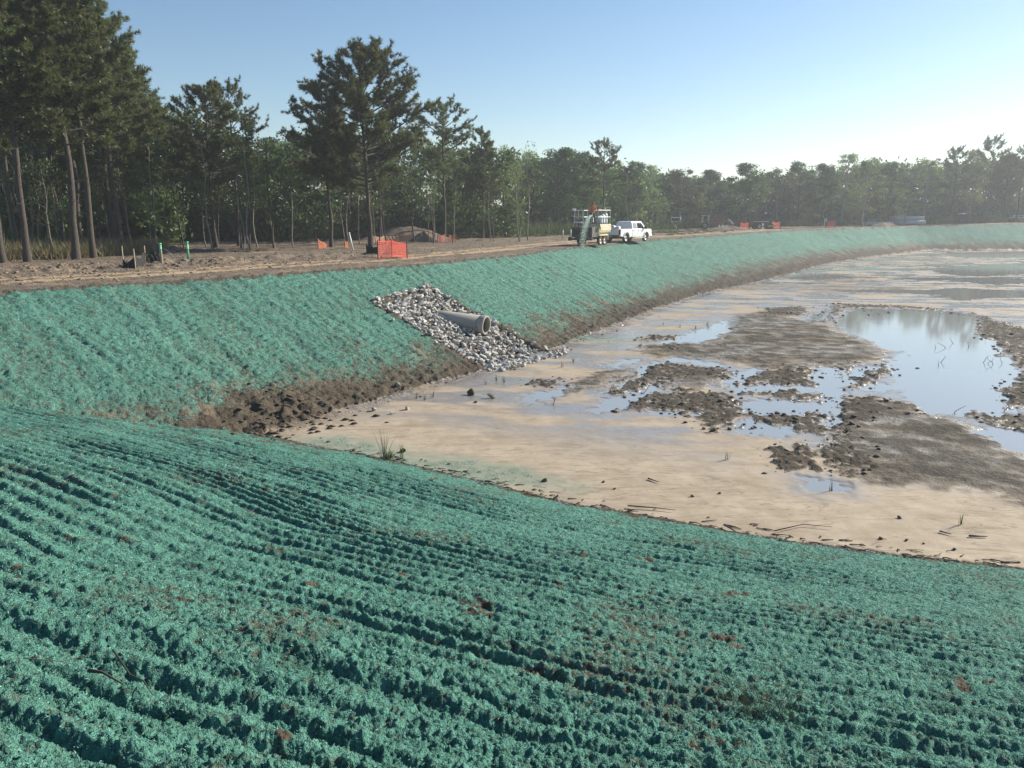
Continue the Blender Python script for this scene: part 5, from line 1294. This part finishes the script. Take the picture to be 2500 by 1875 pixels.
# dirt pile
def heap(u, v, r, h, label, seed, dist=None):
    p = onplane(u, v, 0) if dist is None else np.array([ray(u, v)[0] / ray(u, v)[1] * dist, dist, 0])
    n, m = 26, 9; V = [(0, 0, h)]; F = []
    for i in range(1, m + 1):
        for k in range(n):
            a = 2 * math.pi * k / n; f = i / m; rr = r * f * (1 + .18 * math.sin(3 * a + seed) + .1 * math.sin(5 * a + 2 * seed)); q = random.Random(seed * 1000 + i * 40 + k)
            V.append((rr * 1.4 * math.cos(a), rr * math.sin(a), h * (1 - f) ** .85 * (1 + q.uniform(-.12, .12)) - .1 * f + q.uniform(-.05, .05)))
    for k in range(n): F.append((0, 1 + k, 1 + (k + 1) % n))
    for i in range(m - 1):
        for k in range(n): F.append((1 + i * n + k, 1 + (i + 1) * n + k, 1 + (i + 1) * n + (k + 1) % n, 1 + i * n + (k + 1) % n))
    o = MB().add(V, F).build('dirt_pile', M_CLODB, None, True); o.location = (p[0], p[1], gz(p[0], p[1]) - .05); return tag(o, label, 'dirt pile')
M_CLODB = simple('turned_earth', (.13, .095, .065), .95, var=.35, scale=6, bump=.7)
heap(1035, 590, 1.3, 1.15, 'dark brown pile of dug earth right of the grassy mound', 3)
heap(425, 612, 1.1, .38, 'low heap of reddish soil behind the green pipes', 5)
heap(405, 618, .8, .3, 'small heap of soil left of the first green pipe', 6)
heap(2155, 556, 2.6, 1.0, 'dark earth bank in front of the stacked pipes far off', 8, 166)
heap(1775, 560, 3.2, .9, 'dark spoil heap beside the brown hauler', 9, 146)

# ------------------------------------------------------------------ far machines
def far_at(u, y, z=None):
    d = ray(u, 555); x = d[0] / d[1] * y; return (x, y, gz(x, y) if z is None else z)
def lorry(loc, rz, sc):
    t = thing('lorry', 'white lorry cab facing the camera at the wood edge', 'lorry', loc, rz, scale=sc)
    MB().box(2.0, 3.7, -.95, .95, .75, 1.55, .1).build('hood', M_WHITE, t); MB().box(.4, 2.1, -1.15, 1.15, .7, 2.55, .1).build('cab', M_WHITE, t)
    MB().box(2.1, 2.13, -1.0, 1.0, 1.7, 2.35).build('windscreen', M_GLASS, t); MB().box(3.7, 3.74, -.6, .6, .85, 1.45).build('grille', M_STEEL, t); MB().box(3.7, 3.95, -1.15, 1.15, .5, .75, .03).build('bumper', M_CHROME, t)
    MB().box(-4.5, .3, -1.15, 1.15, 1.1, 2.3, .05).build('dump_body', M_STEEL, t)
    for s in (-1, 1):
        MB().box(3.6, 3.75, min(s * .68, s * .95), max(s * .68, s * .95), 1.0, 1.2).build('headlight', M_CHROME, t); MB().box(2.1, 2.2, min(s * 1.2, s * 1.45), max(s * 1.2, s * 1.45), 1.7, 2.2).build('mirror', M_BLACK, t)
        MB().tube([(.2, s * 1.0, 1.0), (.2, s * 1.0, 3.0)], .07).build('exhaust', M_CHROME, t)
        for x in (2.9, -2.2, -3.4): wheel(t, x, s * 1.0, .5, .3, s)
    return t
lp = far_at(1650, 170); lorry((lp[0], lp[1], lp[2] - .2), math.atan2(-1, -.25), .92)
def hauler(loc, rz, sc):
    t = thing('earth_hauler', 'rusty brown hauler with open cab frame and raised white shield', 'earth mover', loc, rz, scale=sc)
    MB().prism([(-3.4, 1.0), (-3.0, 2.3), (.6, 2.6), (1.0, 1.1), (.2, .7), (-2.6, .7)], -1.3, 1.3, .05).build('bowl', M_RUST, t)
    MB().box(.8, 3.2, -.7, .7, .9, 1.6, .08).build('bonnet', M_YELLOW, t)
    for s in (-1, 1):
        for x in (1.3, 2.7): MB().tube([(x, s * .8, 1.5), (x, s * .8, 3.1)], .06).build('roof_post', M_RAIL, t)
        wheel(t, 2.2, s * 1.15, .85, .55, s); wheel(t, -3.0, s * 1.15, .8, .55, s)
    MB().box(1.1, 2.9, -.95, .95, 3.1, 3.2, .03).build('cab_roof', M_RAIL, t); MB().box(1.5, 2.0, -.3, .3, 1.6, 2.0, .05).build('seat', M_BLACK, t)
    MB().prism([(-4.6, 1.3), (-3.5, 2.35), (-3.3, 2.25), (-4.4, 1.1)], -1.2, 1.2, .03).build('shield', M_PVC_W, t)
    rg = random.Random(4); mb = MB()
    for k in range(40):
        a = [(rg.uniform(-2.9, .4), rg.uniform(-1.1, 1.1), 2.2)]; a.append((a[0][0] + rg.uniform(-.7, .7), a[0][1] + rg.uniform(-.4, .4), 2.4 + rg.uniform(.1, .7))); mb.tube(a, .05, 4)
    mb.build('brush_load', M_TWIG, t); return t
hp = far_at(1742, 152); hauler((hp[0], hp[1], hp[2]), math.atan2(.1, -1), .80)
for k, (u, lab) in enumerate([(1755, 'left one of two pale posts in front of the brown hauler'), (1763, 'right one of two pale posts in front of the brown hauler')]):
    stub(u, 564 if k == 0 else 565, 549, .11, M_PVC_P, lab, z0=0.0)
def roller(loc, rz, sc):
    t = thing('road_roller', 'dark drum roller with slim canopy and mast far off', 'roller', loc, rz, scale=sc)
    MB().box(-1.6, 1.2, -.9, .9, .55, 1.5, .1).build('engine_body', M_STEEL, t); MB().box(-1.5, 1.3, -1.0, 1.0, 1.75, 1.82, .02).build('canopy', M_RAIL, t)
    for x in (-1.3, 1.1):
        for s in (-1, 1): MB().tube([(x, s * .85, 1.4), (x, s * .85, 1.76)], .05).build('canopy_post', M_STEEL, t)
    MB().lathe([(.75, -.95), (.75, .95), (.6, .95), (.6, -.95)], 'y', (2.0, 0, .75), 26).build('drum', M_STEEL, t, True); MB().box(1.1, 2.9, -1.1, -1.0, .6, .9).build('drum_yoke', M_YELLOW, t); MB().box(1.1, 2.9, 1.0, 1.1, .6, .9).build('drum_yoke', M_YELLOW, t)
    for s in (-1, 1): wheel(t, -1.1, s * .95, .7, .4, s)
    MB().lathe([(.001, -.93), (.35, -.93), (.35, -.90), (.001, -.90)], 'y', (-.2, 0, 1.05), 16).build('side_badge', M_PVC_W, t)
    MB().tube([(1.25, .4, 1.8), (1.25, .4, 3.6)], .06).build('mast', M_STEEL, t); MB().box(1.05, 1.45, .2, .6, 3.6, 3.8, .03).build('mast_lamp', M_PVC_W, t); return t
rp = far_at(1858, 150); roller((rp[0], rp[1], rp[2]), math.radians(15), .82)
# stacks of pipe and a container beyond the far bank
def pipe_row(u0, u1, y, r, rows, label, mat):
    a = far_at(u0, y); b = far_at(u1, y); L = b[0] - a[0]; t = thing('pipe_stack', label, 'pipe stack', (a[0], y, max(a[2], b[2])))
    for row in range(rows):
        for k in range(3 - row): MB().lathe([(r, 0), (r, L), (r * .85, L), (r * .85, 0)], 'x', (0, (k + .5 * row) * r * 2.05, r + row * r * 1.75), 14).build('pipe_length', mat, t, True)
pipe_row(2112, 2178, 172, .42, 1, 'row of grey pipes lying at the left beyond the far bank', M_GREYV)
pipe_row(2182, 2206, 174, .55, 2, 'higher stack of grey pipes in the middle beyond the far bank', M_CONC)
pipe_row(2208, 2256, 174, .50, 2, 'long pale pipe stack under the pale green tree', M_GREYV)
def container(u0, u1, y):
    a = far_at(u0, y); b = far_at(u1, y); t = thing('waste_container', 'black open container beside the hazy pine at right', 'container', (a[0], y, max(a[2], b[2]) - .1)); L = b[0] - a[0]
    MB().prism([(0, .2), (.15, 2.0), (L - .15, 2.0), (L, .2)], -1.1, 1.1, .03).build('body', M_BLACK, t)
    for k in range(8): MB().box(.3 + k * (L - .6) / 7 - .05, .3 + k * (L - .6) / 7 + .05, -1.18, -1.09, .25, 1.95).build('rib', M_BLACK, t)
    MB().box(.1, L - .1, -1.16, -1.08, 1.92, 2.06).build('top_rail', M_STEEL, t); MB().box(.3, 1.4, -.8, .6, 2.0, 2.35, .06).build('white_load', M_PVC_W, t)
container(2334, 2368, 178)
o = thing('parked_car', 'pale car roof among the trees at the right edge', 'car', far_at(2484, 186), math.radians(20)); o.location.z += .2
MB().prism([(-2.2, .4), (-2.2, .9), (-1.5, 1.0), (2.2, .95), (2.25, .4)], -.85, .85, .06).build('body', M_WHITE, o); MB().prism([(-1.5, .98), (-1.0, 1.48), (.5, 1.48), (1.2, .98)], -.75, .75, .06).build('roof', M_WHITE, o)
for s in (-1, 1):
    MB().box(-1.0, .5, min(s * .74, s * .77), max(s * .74, s * .77), 1.05, 1.38).build('window', M_GLASS, o)
    for x in (-1.4, 1.4): wheel(o, x, s * .8, .33, .2, s)
# ------------------------------------------------------------------ air: thin haze over the whole place
def haze(x0, x1, y0, y1, z0, z1, dens):
    m = bpy.data.materials.new('summer_haze'); m.use_nodes = True; nt = m.node_tree
    nt.nodes.remove(nt.nodes['Principled BSDF']); v = nt.nodes.new('ShaderNodeVolumePrincipled')
    v.inputs['Color'].default_value = (.86, .93, 1.0, 1); v.inputs['Density'].default_value = dens; v.inputs['Anisotropy'].default_value = .35
    nt.links.new(v.outputs[0], nt.nodes['Material Output'].inputs['Volume'])
    o = MB().box(x0, x1, y0, y1, z0, z1).build('haze', m); o['kind'] = 'stuff'; return o
haze(-3600, 3600, -3600, 3600, FLOOR - 1.6, 34, .00065)
